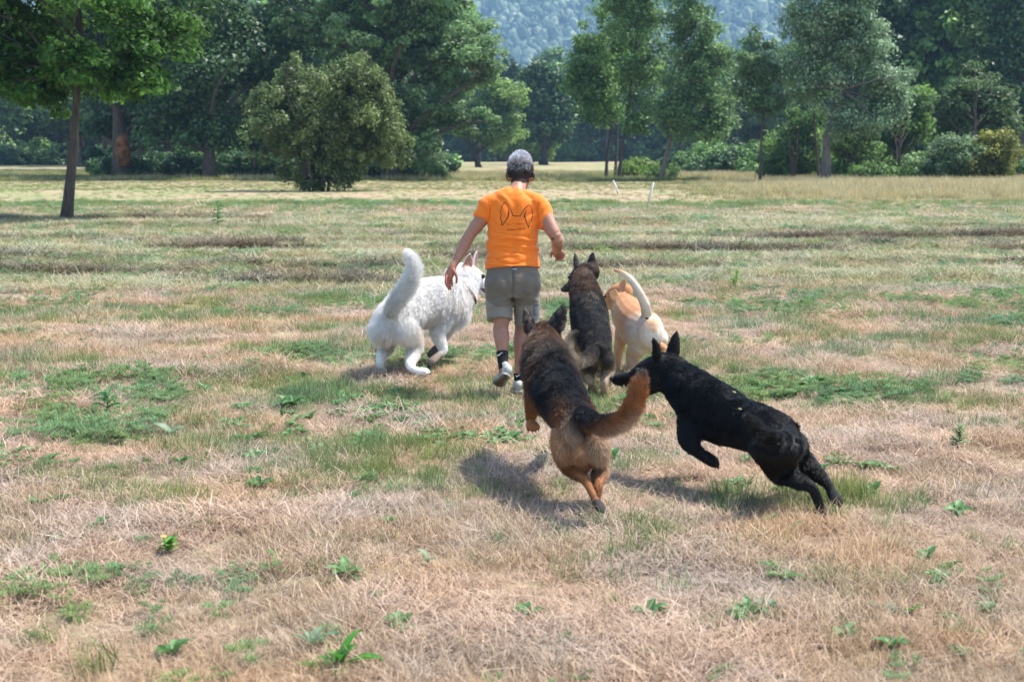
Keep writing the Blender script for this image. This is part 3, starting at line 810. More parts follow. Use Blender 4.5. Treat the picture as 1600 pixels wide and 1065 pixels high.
tree('low_bush', b, px_blobs(b, b.y, [(1125, 258, 34, 14), (1155, 262, 30, 12), (1090, 266, 22, 8), (1150, 248, 20, 10)]), 'dark spreading bush in the clearing between the leaning tree and the sapling', cat='shrub', trunk=.05, clumps=170, per=70, crad=.6, size=.2, cA=G_DK[0], cB=G_MD[0], seed=66, stems=6, limbs=12, twigs=10, spread=1.0, mat='dark_leaf')
for k, (u, v, L_) in enumerate(((1470, 268, 'tall dark tree behind the bright young tree right of the poplar'), (1535, 268, 'tall dark tree rising behind the pale young tree near the right edge'), (1592, 270, 'tall dark tree cut by the right edge of the picture'))):
    b = gb(u, v)
    tree('tall_dark_tree', b, px_blobs(b, b.y, [(u - 5, 60, 42, 80), (u + 10, 140, 40, 60), (u - 10, -20, 50, 60)]), L_, trunk=.35, split=5, clumps=250, per=90, crad=1.15, size=.32, cA=G_DK[0], cB=(.09, .17, .06), seed=70 + k, limbs=16, twigs=30, mat='dark_leaf', bark=bark_dark)

# ---- the wood behind: three kinds of tree, each repeated
def wood_proto(seed, H, W, cA, cB, low, bark=bark_dark):
    r = np.random.default_rng(seed)
    bl = [(0, 0, H * .62, W, W, H * .34), (W * .4, 0, H * .45, W * .6, W * .6, H * .25), (-W * .4, W * .2, H * .5, W * .6, W * .6, H * .22), (0, 0, H * .85, W * .5, W * .5, H * .16)]
    cen = sample_crown(bl, 170, r, .5); cen = cen[cen[:, 2] > low]
    m = Mesher()
    P = [Vector((0, 0, -.2)), Vector((r.normal() * .2, 0, H * .25)), Vector((r.normal() * .5, r.normal() * .3, H * .5)), Vector((0, 0, H * .85))]
    m.tube(P, [.32, .24, .16, .04], n=7)
    for k in range(9):
        c = cen[int(r.integers(0, len(cen)))]; m.tube([P[1].lerp(P[2], r.random()), Vector(c)], [.09, .02], n=4)
    lm = leaves_mesh('wood_leaves', cen, 1.25, 46, .50, cA, cB, leaf_mat('dark_leaf', .25), seed + 3, tone=.45)
    tm = m.mesh('wood_trunk', bark)
    bm = bmesh.new(); bm.from_mesh(tm); nf = len(bm.faces); bm.from_mesh(lm)
    bm.faces.ensure_lookup_table()
    for f in bm.faces[nf:]: f.material_index = 1
    me = bpy.data.meshes.new('wood_tree'); bm.to_mesh(me); bm.free()
    me.materials.append(bark); me.materials.append(leaf_mat('dark_leaf', .25))
    return me
wood = [wood_proto(81, 15, 3.6, G_DK[0], G_DK[1], 3.5), wood_proto(82, 18, 4.0, G_DK[1], G_MD[1], 4), wood_proto(83, 13, 3.4, (.03, .065, .03), (.08, .14, .05), 2.5), wood_proto(84, 17, 3.0, G_MD[0], (.13, .19, .06), 4, bark_grey)]
coll_wood = proto_coll('wood_trees', wood)
r = np.random.default_rng(90)
pts, scl, pick = [], [], []
def row(u0, u1, v0, v1, n, smin, smax, picks):
    for k in range(n):
        u = u0 + (u1 - u0) * (k + r.random()) / n; v = v0 + (v1 - v0) * r.random()
        p = ground_at(u, v); pts.append((p.x, p.y, -.2)); scl.append(smin + (smax - smin) * r.random()); pick.append(int(r.choice(picks)))
row(-500, 190, 255.0, 257.5, 34, .9, 1.2, (0, 1, 2))          # left, beyond the pale strip
row(-500, 190, 253, 255, 40, 1.2, 1.6, (0, 1, 2))
row(150, 640, 262, 270, 26, .85, 1.15, (0, 1, 2))              # behind the dark trees
row(100, 700, 257, 261, 34, 1.1, 1.4, (0, 1, 2, 3))
row(640, 1120, 251.2, 253.0, 46, .95, 1.35, (1, 2, 3, 0))      # across the clearing
row(600, 1150, 249.0, 250.4, 60, 1.1, 1.5, (0, 1, 2))
row(1120, 1330, 252, 255, 26, .9, 1.2, (1, 2, 3))
row(1060, 1260, 256, 260, 14, .7, 1.0, (1, 2, 3))
row(1340, 2100, 262, 269, 38, .8, 1.1, (0, 1, 3))
row(1300, 2200, 256, 260, 52, 1.1, 1.5, (0, 1, 2))
pts = A(pts); scl = A(scl); n = len(pts)
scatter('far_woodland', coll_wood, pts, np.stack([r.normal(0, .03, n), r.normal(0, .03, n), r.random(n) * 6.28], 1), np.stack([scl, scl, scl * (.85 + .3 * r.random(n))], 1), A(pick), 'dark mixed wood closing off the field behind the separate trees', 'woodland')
# undergrowth in the shade of the wood
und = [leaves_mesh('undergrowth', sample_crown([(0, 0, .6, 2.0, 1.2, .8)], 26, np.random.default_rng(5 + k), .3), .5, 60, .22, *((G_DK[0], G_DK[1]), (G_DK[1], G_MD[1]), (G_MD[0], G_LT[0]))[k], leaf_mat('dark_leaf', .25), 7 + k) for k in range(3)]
coll_und = proto_coll('undergrowth_clumps', und)
P_u = []
for (u0, u1, v0, v1, n, pk) in ((150, 480, 273, 279, 60, 0), (480, 690, 272, 281, 40, 1), (-300, 150, 256, 258.5, 60, 0), (640, 1130, 251, 253, 120, 1), (-300, 200, 252, 254, 120, 0), (600, 1130, 249, 250.5, 120, 0), (150, 700, 262, 268, 90, 0), (1100, 1700, 262, 268, 90, 1), (1500, 2100, 256, 262, 90, 0), (1200, 1500, 270, 282, 50, 2), (1500, 2000, 274, 284, 40, 2), (1050, 1230, 262, 272, 24, 1)):
    for k in range(n):
        p = ground_at(u0 + (u1 - u0) * r.random(), v0 + (v1 - v0) * r.random()); P_u.append((p.x, p.y, 0, .5 + .9 * r.random(), min(2, max(0, pk + int(r.integers(-1, 2))))))
P_u = A(P_u); n = len(P_u)
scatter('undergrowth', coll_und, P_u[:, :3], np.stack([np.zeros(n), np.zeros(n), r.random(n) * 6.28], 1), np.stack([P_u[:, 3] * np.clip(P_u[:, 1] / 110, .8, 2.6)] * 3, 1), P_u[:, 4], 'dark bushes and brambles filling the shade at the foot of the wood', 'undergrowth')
# low black stack in the shade
b0, b1 = ground_at(325, 272), ground_at(462, 272)
st = empty('covered_stack', (b0 + b1) / 2, 'long low stack under a black cover in the shade beneath the dark trees', 'stack')
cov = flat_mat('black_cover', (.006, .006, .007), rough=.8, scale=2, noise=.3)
m = Mesher()
nseg = 24; V = []; 
for k in range(nseg + 1):
    t = k / nseg; c = b0.lerp(b1, t); h = 1.35 + .18 * math.sin(t * 9) + .12 * math.sin(t * 23 + 1) - .25 * (t > .93)
    for (dy, z) in ((-1.1, 0), (-1.0, h * .7), (-.75, h * .97), (.0, h * 1.02), (.75, h * .97), (1.0, h * .7), (1.1, 0)):
        V.append((c.x, c.y + dy + .06 * math.sin(k * 2.1 + z), z))
q = [[k * 7 + j, (k + 1) * 7 + j, (k + 1) * 7 + j + 1, k * 7 + j + 1] for k in range(nseg) for j in range(6)]
m.add(A(V), A(q)); e0 = A([[0, 1, 2, 3], [0, 3, 4, 5], [0, 5, 6, 6]])
m.add(A(V[:7]), A([[0, 1, 2, 3], [0, 3, 4, 5]]), A([[0, 5, 6]])); m.add(A(V[-7:]), A([[0, 3, 2, 1], [0, 5, 4, 3]]), A([[0, 6, 5]]))
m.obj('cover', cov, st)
props = Mesher()
for k in range(6):
    c = b0.lerp(b1, (k + .5) / 6); props.tube([c + Vector((0, -1.14, .05)), c + Vector((.15, -1.12, .5)), c + Vector((.1, -.9, 1.35))], [.05, .05, .04], n=6)
    pr = props.obj('weight_pole', bark_grey, st); props = Mesher()
# stakes
stake_m = flat_mat('whitewashed_stake', (.62, .62, .60), scale=20, noise=.25)
for (u0, v0, u1, v1, lab) in ((967, 303, 958, 282, 'short white stake tilted to the left in the meadow right of the head'), (1012, 318, 1021, 285, 'longer white stake tilted to the right in the meadow')):
    bb = ground_at(u0, v0); Y = bb.y; topp = at(u1, v1, Y - .05)
    m = Mesher(); m.tube([bb - Vector((0, 0, .1)), bb.lerp(topp, .5), topp], [.035, .034, .032], n=4)
    o = m.obj('stake', stake_m, None, smooth=False); tag(o, lab, 'stake', 'white stakes in the meadow')
# ------------------------------------------------------------------ organic bodies
class Body:
    """Collects overlapping shapes; finish() fuses them into one continuous skin."""
    def __init__(s):
        s.v, s.q, s.n = [], [], 0
        s.kp, s.kc, s.kf, s.kh = [], [], [], []      # colour / flow / hair length samples
    def _push(s, v, q, col, flow, hl):
        s.v.append(v); s.q.append(q + s.n); s.n += len(v)
        s.kp.append(v); s.kc.append(col); s.kf.append(flow); s.kh.append(hl)
    def loft(s, st, up=(0, 0, 1), cap='round', n=18, step=0.018):
        """st: list of (point, r_side, r_up, colour_top, colour_side, colour_bottom, hair length)."""
        st = [x if len(x) > 3 else tuple(x) + (CUR['t'], CUR['s'], CUR['b'], CUR['h']) for x in st]
        rows = []
        for (p, rs, ru, ct, cs, cb, h) in st:
            rows.append([*p, rs, ru, *ct, *cs, *cb, h])
        rows = np.array(rows)
        seg = np.linalg.norm(np.diff(rows[:, :3], axis=0), axis=1)
        t = [0.0]
        for k, L in enumerate(seg):
            m = max(2, int(L / step))
            t += list(k + (np.arange(m) + 1) / m)
        t = np.array(t)
        R = catmull(rows, t)
        lo, hi = rows.min(0), rows.max(0)
        R[:, 3:] = np.clip(R[:, 3:], lo[3:] * 0.98, hi[3:] * 1.02)
        P = R[:, :3]
        T = np.gradient(P, axis=0); T /= np.linalg.norm(T, axis=1)[:, None] + 1e-9
        if cap == 'round':
            def capr(i, sgn, ks):
                out = []
                for a in ks:
                    r = R[i].copy(); rr = min(r[3], r[4]) * 0.9
                    r[:3] = P[i] + sgn * T[i] * rr * math.sin(a)
                    r[3:5] *= max(math.cos(a), 0.06)
                    out.append(r)
                return out
            k1 = [0.5, 0.9, 1.25, 1.5]
            A = capr(0, -1, k1[::-1]); B = capr(-1, 1, k1)
            R = np.array(A + list(R) + B)
            T = np.concatenate([np.repeat(T[:1], 4, 0), T, np.repeat(T[-1:], 4, 0)])
            P = R[:, :3]
        U0 = np.array(up, float)
        S = np.cross(T, U0)
        bad = np.linalg.norm(S, axis=1) < 0.15
        S /= np.linalg.norm(S, axis=1)[:, None] + 1e-9
        for k in range(1, len(S)):
            if bad[k] or S[k] @ S[k - 1] < 0: 
                s2 = S[k - 1] - T[k] * (S[k - 1] @ T[k]); S[k] = s2 / (np.linalg.norm(s2) + 1e-9)
        U = np.cross(S, T)
        a = np.arange(n) / n * 2 * math.pi
        ca, sa = np.cos(a), np.sin(a)
        v = P[:, None, :] + R[:, 3, None, None] * ca[None, :, None] * S[:, None, :] + R[:, 4, None, None] * sa[None, :, None] * U[:, None, :]
        wt = np.clip(sa, 0, 1)[None, :, None] ** 1.3; wb = np.clip(-sa, 0, 1)[None, :, None] ** 1.3
        ws = 1 - wt - wb
        col = wt * R[:, None, 5:8] + ws * R[:, None, 8:11] + wb * R[:, None, 11:14]
        m = len(P)
        i = np.arange(m - 1)[:, None] * n; j = np.arange(n)[None, :]; j2 = (j + 1) % n
        q = np.stack([i + j, i + j2, i + n + j2, i + n + j], -1).reshape(-1, 4)
        v = v.reshape(-1, 3); col = np.clip(col.reshape(-1, 3), 0, 1)
        flow = np.repeat(T, n, 0); hl = np.repeat(R[:, 14], n)
        # end fans
        v = np.concatenate([v, P[:1], P[-1:]])
        col = np.concatenate([col, col[:1], col[-1:]]); flow = np.concatenate([flow, T[:1], T[-1:]]); hl = np.concatenate([hl, hl[:1], hl[-1:]])
        c0 = m * n; jj = np.arange(n); jn = (jj + 1) % n; b0 = (m - 1) * n
        t0 = np.stack([np.full(n, c0), jn, jj, np.full(n, c0)], -1)
        t1 = np.stack([np.full(n, c0 + 1), b0 + jj, b0 + jn, np.full(n, c0 + 1)], -1)
        s.fans = getattr(s, 'fans', []) + [t0[:, :3] + s.n, t1[:, :3] + s.n]
        s._push(v, q, col, flow, hl)
    def ball(s, p, r, col=None, hl=None, axis=(1, 0, 0), r2=None, r3=None):
        """Ellipsoid: r along axis, r2 sideways, r3 up."""
        c = CUR['s'] if col is None else col
        h = CUR['h'] if hl is None else hl
        r2 = r if r2 is None else r2; r3 = r2 if r3 is None else r3
        ax = Vector(axis).normalized(); p = Vector(p)
        pts = []
        for k in (-0.8, -0.4, 0, 0.4, 0.8):
            w = math.sqrt(1 - k * k)
            pts.append((p + ax * r * k, r2 * w, r3 * w, c, c, c, h))
        s.loft(pts, up=(0, 0, 1) if abs(ax.z) < 0.9 else (0, 1, 0), step=min(0.018, r * 0.4))
    def ear(s, base, tip, width, face, cout, cin, hl=0.012, cup=0.45, thick=0.006, lean=0.0):
        base, tip, face = Vector(base), Vector(tip), Vector(face).normalized()
        L = tip - base; ax = L.normalized()
        face = (face - ax * face.dot(ax)).normalized()
        side = ax.cross(face).normalized(); width = width * 1.22
        nu, nv = 14, 11
        V, C, F = [], [], []
        for layer in (0, 1):
            for i in range(nu):
                u = i / (nu - 1)
                w = width * ((1 - u) ** .62 * (.86 + .62 * u) * (.72 + .28 * min(1, u * 3.5)) + .04)
                for j in range(nv):
                    x = -1 + 2 * j / (nv - 1)
                    p = base + L * (u * (1 - 0.06 * x * x)) + side * (w * x) - face * (cup * w * (1 - x * x)) + side * (lean * u * u)
                    if layer: p = p + face * thick * 1.2 * (1 - 0.7 * x * x)
                    else: p = p - face * thick * (1 - 0.7 * x * x)
                    V.append(tuple(p)); C.append(cin if layer else cout); F.append(tuple(ax))
        q = []
        for layer in (0, 1):
            o = layer * nu * nv
            for i in range(nu - 1):
                for j in range(nv - 1):
                    a = o + i * nv + j
                    f = [a, a + 1, a + nv + 1, a + nv]
                    q.append(f if layer else f[::-1])
        o = nu * nv
        for i in range(nu - 1):
            a = i * nv; q.append([a, a + o, a + o + nv, a + nv][::-1])
            a = i * nv + nv - 1; q.append([a, a + o, a + o + nv, a + nv])
        for j in range(nv - 1):
            a = j; q.append([a, a + 1, a + 1 + o, a + o][::-1])
            a = (nu - 1) * nv + j; q.append([a, a + 1, a + 1 + o, a + o])
        V = np.array(V, float)
        s._push(V, np.array(q), np.array(C, float), np.array(F, float), np.full(len(V), hl))
    def finish(s, name, mat, parent, voxel=0.0065, smooth=3, fac=0.5, disp=None):
        v = np.concatenate(s.v); q = np.concatenate(s.q)
        fl = [q] + ([np.concatenate(s.fans)] if getattr(s, 'fans', None) else [])
        me = mesh_np(name, v, fl)
        o = bpy.data.objects.new(name, me)
        sc.collection.objects.link(o)
        md = o.modifiers.new('fuse', 'REMESH'); md.mode = 'VOXEL'; md.voxel_size = voxel; md.use_smooth_shade = True
        sm = o.modifiers.new('soft', 'SMOOTH'); sm.factor = fac; sm.iterations = smooth
        dg = bpy.context.evaluated_depsgraph_get()
        m2 = bpy.data.meshes.new_from_object(o.evaluated_get(dg))
        bpy.data.objects.remove(o); bpy.data.meshes.remove(me)
        m2.name = name
        nv = len(m2.vertices)
        co = np.empty(nv * 3, np.float32); m2.vertices.foreach_get('co', co); co = co.reshape(-1, 3).astype(float)
        kp = np.concatenate(s.kp); kc = np.concatenate(s.kc); kf = np.concatenate(s.kf); kh = np.concatenate(s.kh)
        kd = kdtree.KDTree(len(kp))
        for i, p in enumerate(kp): kd.insert(p, i)
        kd.balance()
        K = 5
        idx = np.zeros((nv, K), int); dist = np.zeros((nv, K))
        for i in range(nv):
            r = kd.find_n(co[i], K)
            for k, (_, ii, d) in enumerate(r): idx[i, k] = ii; dist[i, k] = d
        w = 1 / (dist + 0.002) ** 2; w /= w.sum(1)[:, None]
        col = (kc[idx] * w[..., None]).sum(1); flow = (kf[idx] * w[..., None]).sum(1); hl = (kh[idx] * w).sum(1)
        flow /= np.linalg.norm(flow, axis=1)[:, None] + 1e-9
        if disp is not None:
            no = np.empty(nv * 3, np.float32); m2.vertices.foreach_get('normal', no); no = no.reshape(-1, 3)
            d = disp(co, no)
            co = co + no * d[:, None]
            m2.vertices.foreach_set('co', co.astype(np.float32).ravel())
            m2.update()
        s.co, s.col, s.flow, s.hl = co, col, flow, hl
        m2.materials.clear(); m2.materials.append(mat)
        m2.polygons.foreach_set('use_smooth', np.ones(len(m2.polygons), bool))
        ob = bpy.data.objects.new(name, m2)
        link(ob, parent)
        s.me, s.ob = m2, ob
        return ob
    def paint(s, fn=None):
        if fn is not None: s.col = fn(s.co, s.col)
        s.col = np.clip(s.col, 0, 1)
        set_col(s.me, s.col)

CUR = {'t': (0.5, 0.5, 0.5), 's': (0.5, 0.5, 0.5), 'b': (0.5, 0.5, 0.5), 'h': 0.02}

def grow_fur(name, body, parent, mat, count, radius=0.0007, lift=0.35, droop=0.25, rough=0.22, skip=None, seed=3, npt=5, bright=0.16, tipdark=0.0, swirl=1.0):
    me = body.me
    r = np.random.default_rng(seed)
    me.calc_loop_triangles()
    nt_ = len(me.loop_triangles)
    tri = np.empty(nt_ * 3, np.int32); me.loop_triangles.foreach_get('vertices', tri); tri = tri.reshape(-1, 3)
    co = body.co
    no = np.empty(len(co) * 3, np.float32); me.vertices.foreach_get('normal', no); no = no.reshape(-1, 3).astype(float)
    A, B, C = co[tri[:, 0]], co[tri[:, 1]], co[tri[:, 2]]
    area = np.linalg.norm(np.cross(B - A, C - A), axis=1)
    hl_t = body.hl[tri].mean(1)
    wgt = area * (hl_t > 0.003)
    if skip is not None: wgt = wgt * ~skip((A + B + C) / 3)
    ti = r.choice(nt_, size=count, p=wgt / wgt.sum())
    a, b = r.random(count), r.random(count)
    f = a + b > 1; a[f] = 1 - a[f]; b[f] = 1 - b[f]
    w = np.stack([1 - a - b, a, b], 1)
    def ip(X): return (X[tri[ti]] * (w[..., None] if X.ndim > 1 else w)).sum(1)
    p, n, fl, col, L = ip(co), ip(no), ip(body.flow), ip(body.col), ip(body.hl)
    n /= np.linalg.norm(n, axis=1)[:, None] + 1e-9
    fl = fl - n * (fl * n).sum(1)[:, None]; fl /= np.linalg.norm(fl, axis=1)[:, None] + 1e-6
    sw = np.stack([vnoise(p, 22, 1), vnoise(p, 22, 2), vnoise(p, 22, 3)], 1) - 0.5
    sw2 = np.stack([vnoise(p, 70, 4), vnoise(p, 70, 5), vnoise(p, 70, 6)], 1) - 0.5
    jit = r.normal(0, 1, (count, 3)) * rough
    lf = lift * (0.7 + 0.6 * vnoise(p, 30, 9))
    d0 = n * (lf[:, None] + 0.55) + fl * 0.7 + jit * 0.6 + sw * 0.5 * swirl
    d1 = n * lf[:, None] * 0.9 + fl + jit + (sw * 0.9 + sw2 * 0.8) * swirl
    d0 /= np.linalg.norm(d0, axis=1)[:, None]; d1 /= np.linalg.norm(d1, axis=1)[:, None]
    L = L * (0.65 + 0.55 * r.random(count)) * (0.8 + 0.4 * vnoise(p, 45, 12))
    pts = np.zeros((count, npt, 3))
    for k in range(npt):
        t = k / (npt - 1)
        q = p - n * 0.002 + L[:, None] * (d0 * (t - 0.5 * t * t) + d1 * (0.5 * t * t) * 1.15)
        q[:, 2] -= droop * L * t * t
        pts[:, k] = q
    cd = bpy.data.hair_curves.new(name)
    cd.add_curves([npt] * count)
    cd.attributes['position'].data.foreach_set('vector', pts.astype(np.float32).ravel())
    ra = cd.attributes.get('radius') or cd.attributes.new('radius', 'FLOAT', 'POINT')
    rr = radius * np.array([1.0, 1.0, 0.85, 0.6, 0.2][:npt] if npt == 5 else np.linspace(1, 0.2, npt))
    ra.data.foreach_set('value', np.tile(rr, count).astype(np.float32) * np.repeat(0.8 + 0.5 * r.random(count), npt).astype(np.float32))
    ca = cd.attributes.new('col', 'FLOAT_COLOR', 'CURVE')
    br = 1 + bright * r.normal(0, 1, count) + 0.5 * (vnoise(p, 40, 20) - 0.5) * bright * 4
    if tipdark: br = br * np.where(r.random(count) < tipdark, 0.25, 1.0)
    c4 = np.ones((count, 4), np.float32); c4[:, :3] = np.clip(col * np.clip(br, 0.2, 2)[:, None], 0, 1)
    ca.data.foreach_set('color', c4.ravel())
    cd.materials.append(mat)
    o = bpy.data.objects.new(name, cd)
    return link(o, parent)

fur_mat = attr_mat('fur_strands', rough=0.55, spec=0.25, translucent=0.12)
gloss_fur_mat = attr_mat('glossy_black_fur_strands', rough=0.42, spec=0.35)
skin_under = attr_mat('dog_skin', rough=0.75, spec=0.2, noise=0.1)
nose_mat = flat_mat('dog_nose_leather', (0.012, 0.011, 0.011), rough=0.35, spec=0.5, bump=0.3, scale=300)
eye_mat = flat_mat('dog_eye', (0.012, 0.006, 0.004), rough=0.08, spec=0.8, noise=0.05)
claw_mat = flat_mat('claw_horn', (0.03, 0.025, 0.02), rough=0.5)
tongue_mat = flat_mat('tongue', (0.45, 0.12, 0.13), rough=0.4, bump=0.2, scale=200)
teeth_mat = flat_mat('teeth', (0.75, 0.70, 0.6), rough=0.3)

def small_ball(name, p, rx, ry, rz, mat, parent, fwd=(1, 0, 0), seg=14):
    bm = bmesh.new()
    bmesh.ops.create_uvsphere(bm, u_segments=seg, v_segments=seg // 2 + 2, radius=1)
    q = Vector(fwd).to_track_quat('X', 'Z')
    for v in bm.verts:
        v.co = q @ Vector((v.co.x * rx, v.co.y * ry, v.co.z * rz)) + Vector(p)
    me = bpy.data.meshes.new(name); bm.to_mesh(me); bm.free()
    for f in me.polygons: f.use_smooth = True
    me.materials.append(mat)
    return link(bpy.data.objects.new(name, me), parent)

def paw(B, wrist, toe, r, col, hl=0.006, ground=None):
    """A paw of four toes and a pad reaching from wrist joint to toe tip."""
    wrist, toe = Vector(wrist), Vector(toe)
    d = (toe - wrist); L = d.length; d = d.normalized()
    side = d.cross(Vector((0, 0, 1)))
    if side.length < 0.3: side = d.cross(Vector((0, 1, 0)))
    side.normalize()
    nrm = side.cross(d)
    c = (col, col, col, hl)
    B.loft([(wrist, r * 0.82, r * 0.72) + c, (wrist + d * L * 0.45, r * 1.05, r * 0.75) + c, (wrist + d * L * 0.72, r * 1.02, r * 0.68) + c], up=nrm)
    for k, (o, l) in enumerate(((-0.78, 0.86), (-0.27, 1.0), (0.27, 1.0), (0.78, 0.86))):
        a = wrist + d * L * 0.5 + side * r * o * 0.8
        m = wrist + d * L * (l - 0.18) + side * r * o * 1.08 + nrm * r * 0.12
        e = wrist + d * L * l + side * r * o * 1.1 - nrm * r * 0.14
        B.loft([(a, r * .3, r * .4) + c, (m, r * .31, r * .42) + c, (e, r * .24, r * .3) + c], up=nrm, n=12, step=0.01)
        B.claws.append((e + d * r * 0.22 - nrm * r * 0.1, d * 0.8 - nrm * 0.6, r * 0.1))

def leg(B, pts, cols, hl, toe, prad, flat=1.0):
    """pts: list of (point, radius across, radius fore-aft); ends at the wrist joint."""
    st = []
    for k, (p, rs, ru) in enumerate(pts):
        c = cols[min(k, len(cols) - 1)]; h = hl[min(k, len(hl) - 1)]
        st.append((Vector(p), rs, ru, c, c, c, h))
    B.loft(st, up=B.side_up, step=0.014)
    paw(B, pts[-1][0], toe, prad, cols[-1])

def add_claws(B, parent):
    m = Mesher()
    for p, d, r in B.claws:
        d = Vector(d).normalized()
        m.tube([p - d * r, p + d * r * 1.5, p + d * r * 3.5], [r, r * 0.8, r * 0.1], n=6)
    o = m.obj('claws', claw_mat, parent); o['kind'] = 'stuff'; return o

def dog_head(B, P, fwd, up, k, C, hl, jaw=0.12, muzzle=1.0, gape_col=(0.02, 0.01, 0.01)):
    """Head with origin between the eyes at the skull centre. k: size. C: dict of colours. Returns the local frame."""
    f = Vector(fwd).normalized(); u = Vector(up); u = (u - f * u.dot(f)).normalized(); l = u.cross(f)
    P = Vector(P)
    def X(x, y, z): return P + (f * x + l * y + u * z) * k
    top, ck, bot, mz = C['skull'], C['cheek'], C['jaw'], C['muzzle']
    B.loft([(X(.075, 0, -.018), .037 * k, .037 * k, mz, mz, bot, hl * .4), (X(.03, 0, -.004), .055 * k, .052 * k, top, ck, bot, hl * .6),
            (X(-.03, 0, .004), .062 * k, .062 * k, top, ck, bot, hl * .8), (X(-.085, 0, -.01), .052 * k, .055 * k, top, ck, bot, hl)], up=u)
    m = muzzle
    B.loft([(X(.165 * m, 0, -.030), .020 * k, .020 * k, mz, mz, mz, .004), (X(.14 * m, 0, -.030), .027 * k, .025 * k, mz, mz, mz, .005),
            (X(.10 * m, 0, -.028), .031 * k, .029 * k, mz, mz, mz, .006), (X(.05, 0, -.024), .042 * k, .038 * k, mz, ck, bot, .008)], up=u, step=.01)
    ja = jaw
    B.loft([(X(.135 * m, 0, -.052 - ja * .16), .012 * k, .009 * k, bot, bot, bot, .004), (X(.10 * m, 0, -.054 - ja * .12), .018 * k, .012 * k, bot, bot, bot, .005),
            (X(.05, 0, -.056 - ja * .05), .028 * k, .017 * k, bot, bot, bot, .008), (X(-.01, 0, -.045), .042 * k, .028 * k, ck, ck, bot, .012)], up=u, step=.01)
    for sgn in (-1, 1):
        B.ball(X(-.005, sgn * .038, -.03), .04 * k, ck, hl * .8, axis=f, r2=.028 * k, r3=.036 * k)
        B.ball(X(.045, sgn * .026, .022), .022 * k, top, hl * .4, axis=f, r2=.014 * k, r3=.012 * k)
    B.hd = dict(X=X, f=f, u=u, l=l, k=k, m=m, ja=ja)
    return X

def head_parts(B, root, eyes=1.0, tongue=False):
    h = B.hd; X, f, u, l, k, m, ja = (h[q] for q in ('X', 'f', 'u', 'l', 'k', 'm', 'ja'))
    small_ball('nose', X(.180 * m, 0, -.026), .013 * k, .016 * k, .013 * k, nose_mat, root, f)
    for sgn in (-1, 1):
        small_ball('eye', X(.055, sgn * .0455, .010), .011 * k * eyes, .010 * k, .010 * k * eyes, eye_mat, root, f * 0.8 + l * sgn * 0.6)
    if tongue:
        mm = Mesher()
        mm.tube([X(.02, 0, -.05 - ja * .02), X(.07, 0, -.052 - ja * .06), X(.115 * m, 0, -.050 - ja * .12), X(.14 * m, 0, -.062 - ja * .14)], [.014 * k, .017 * k, .016 * k, .006 * k], n=8)
        mm.obj('tongue', tongue_mat, root)
# ------------------------------------------------------------------ the five dogs
def stations(rows):
    """rows: (u, v, Y, r_side px, r_up px, top, side, bottom, hair) -> loft stations in metres."""
    out = []
    for (u, v, Y, a, b, ct, cs, cb, h) in rows:
        s = Y / FPX
        out.append((at(u, v, Y), a * s, b * s, ct, cs, cb, h))
    return out

def dleg(B, rows, cols, hl, toe, prad, flat=False):
    """rows (u, v, Y, r_across px, r_fore px); toe (u, v, Y); prad px."""
    pts = [(at(u, v, Y), a * Y / FPX, b * Y / FPX) for (u, v, Y, a, b) in rows]
    leg(B, pts, cols, hl, at(*toe), prad * 1.25 * toe[2] / FPX)

def start(fwd):
    B = Body(); B.claws = []
    B.side_up = tuple(Vector(fwd).normalized())
    return B

def dog_root(name_loc, label):
    return empty('dog', name_loc, label, 'dog', 'dogs running across the field')

# ---- white long-haired shepherd dog
W0 = (0.86, 0.85, 0.83); W1 = (0.82, 0.77, 0.70); W2 = (0.72, 0.62, 0.50)
B = start((0.62, 0.78, 0))
B.loft(stations([
    (736, 436, 10.80, 14, 15, W0, W0, W0, .03), (727, 448, 10.76, 18, 20, W0, W0, W0, .045), (712, 460, 10.69, 24, 29, W0, W0, W0, .05),
    (695, 471, 10.60, 29, 37, W0, W0, W1, .045), (674, 472, 10.48, 31, 37, W0, W0, W1, .035), (652, 475, 10.36, 30, 34, W0, W0, W1, .035),
    (631, 486, 10.24, 30, 32, W0, W0, W1, .04), (613, 500, 10.14, 26, 27, W0, W0, W1, .05), (602, 511, 10.10, 19, 19, W0, W1, W2, .07)]))
B.loft(stations([(716, 470, 10.74, 15, 17, W0, W0, W0, .05), (712, 486, 10.70, 17, 20, W0, W0, W0, .05), (702, 498, 10.62, 14, 15, W0, W0, W1, .04)]), up=(0.6, 0.7, 0))
dleg(B, [(604, 510, 10.20, 15, 20), (605, 535, 10.30, 9, 12), (594, 561, 10.15, 5.5, 7), (597, 580, 10.21, 4.5, 5)], [W0, W1, W0], [.055, .03, .010, .006], (603, 590, 10.29), 6.5)
dleg(B, [(628, 508, 10.10, 16, 22), (648, 536, 10.24, 10, 12), (641, 570, 10.10, 6.5, 7.5), (654, 580, 10.07, 5.5, 5.5)], [W0, W1, W0], [.05, .032, .010, .006], (670, 581, 10.06), 7)
dleg(B, [(694, 492, 10.50, 13, 17), (684, 518, 10.44, 9, 11), (692, 545, 10.42, 6, 7), (684, 556, 10.37, 5, 5)], [W0, W0, W0, (.25, .2, .16)], [.04, .03, .012, .005], (671, 568, 10.31), 6)
dleg(B, [(704, 488, 10.74, 12, 15), (699, 512, 10.80, 8, 10), (686, 538, 10.74, 5.5, 6), (680, 545, 10.70, 5, 5)], [W0, W0, W1, (.09, .07, .06)], [.04, .03, .012, .005], (672, 556, 10.66), 6)
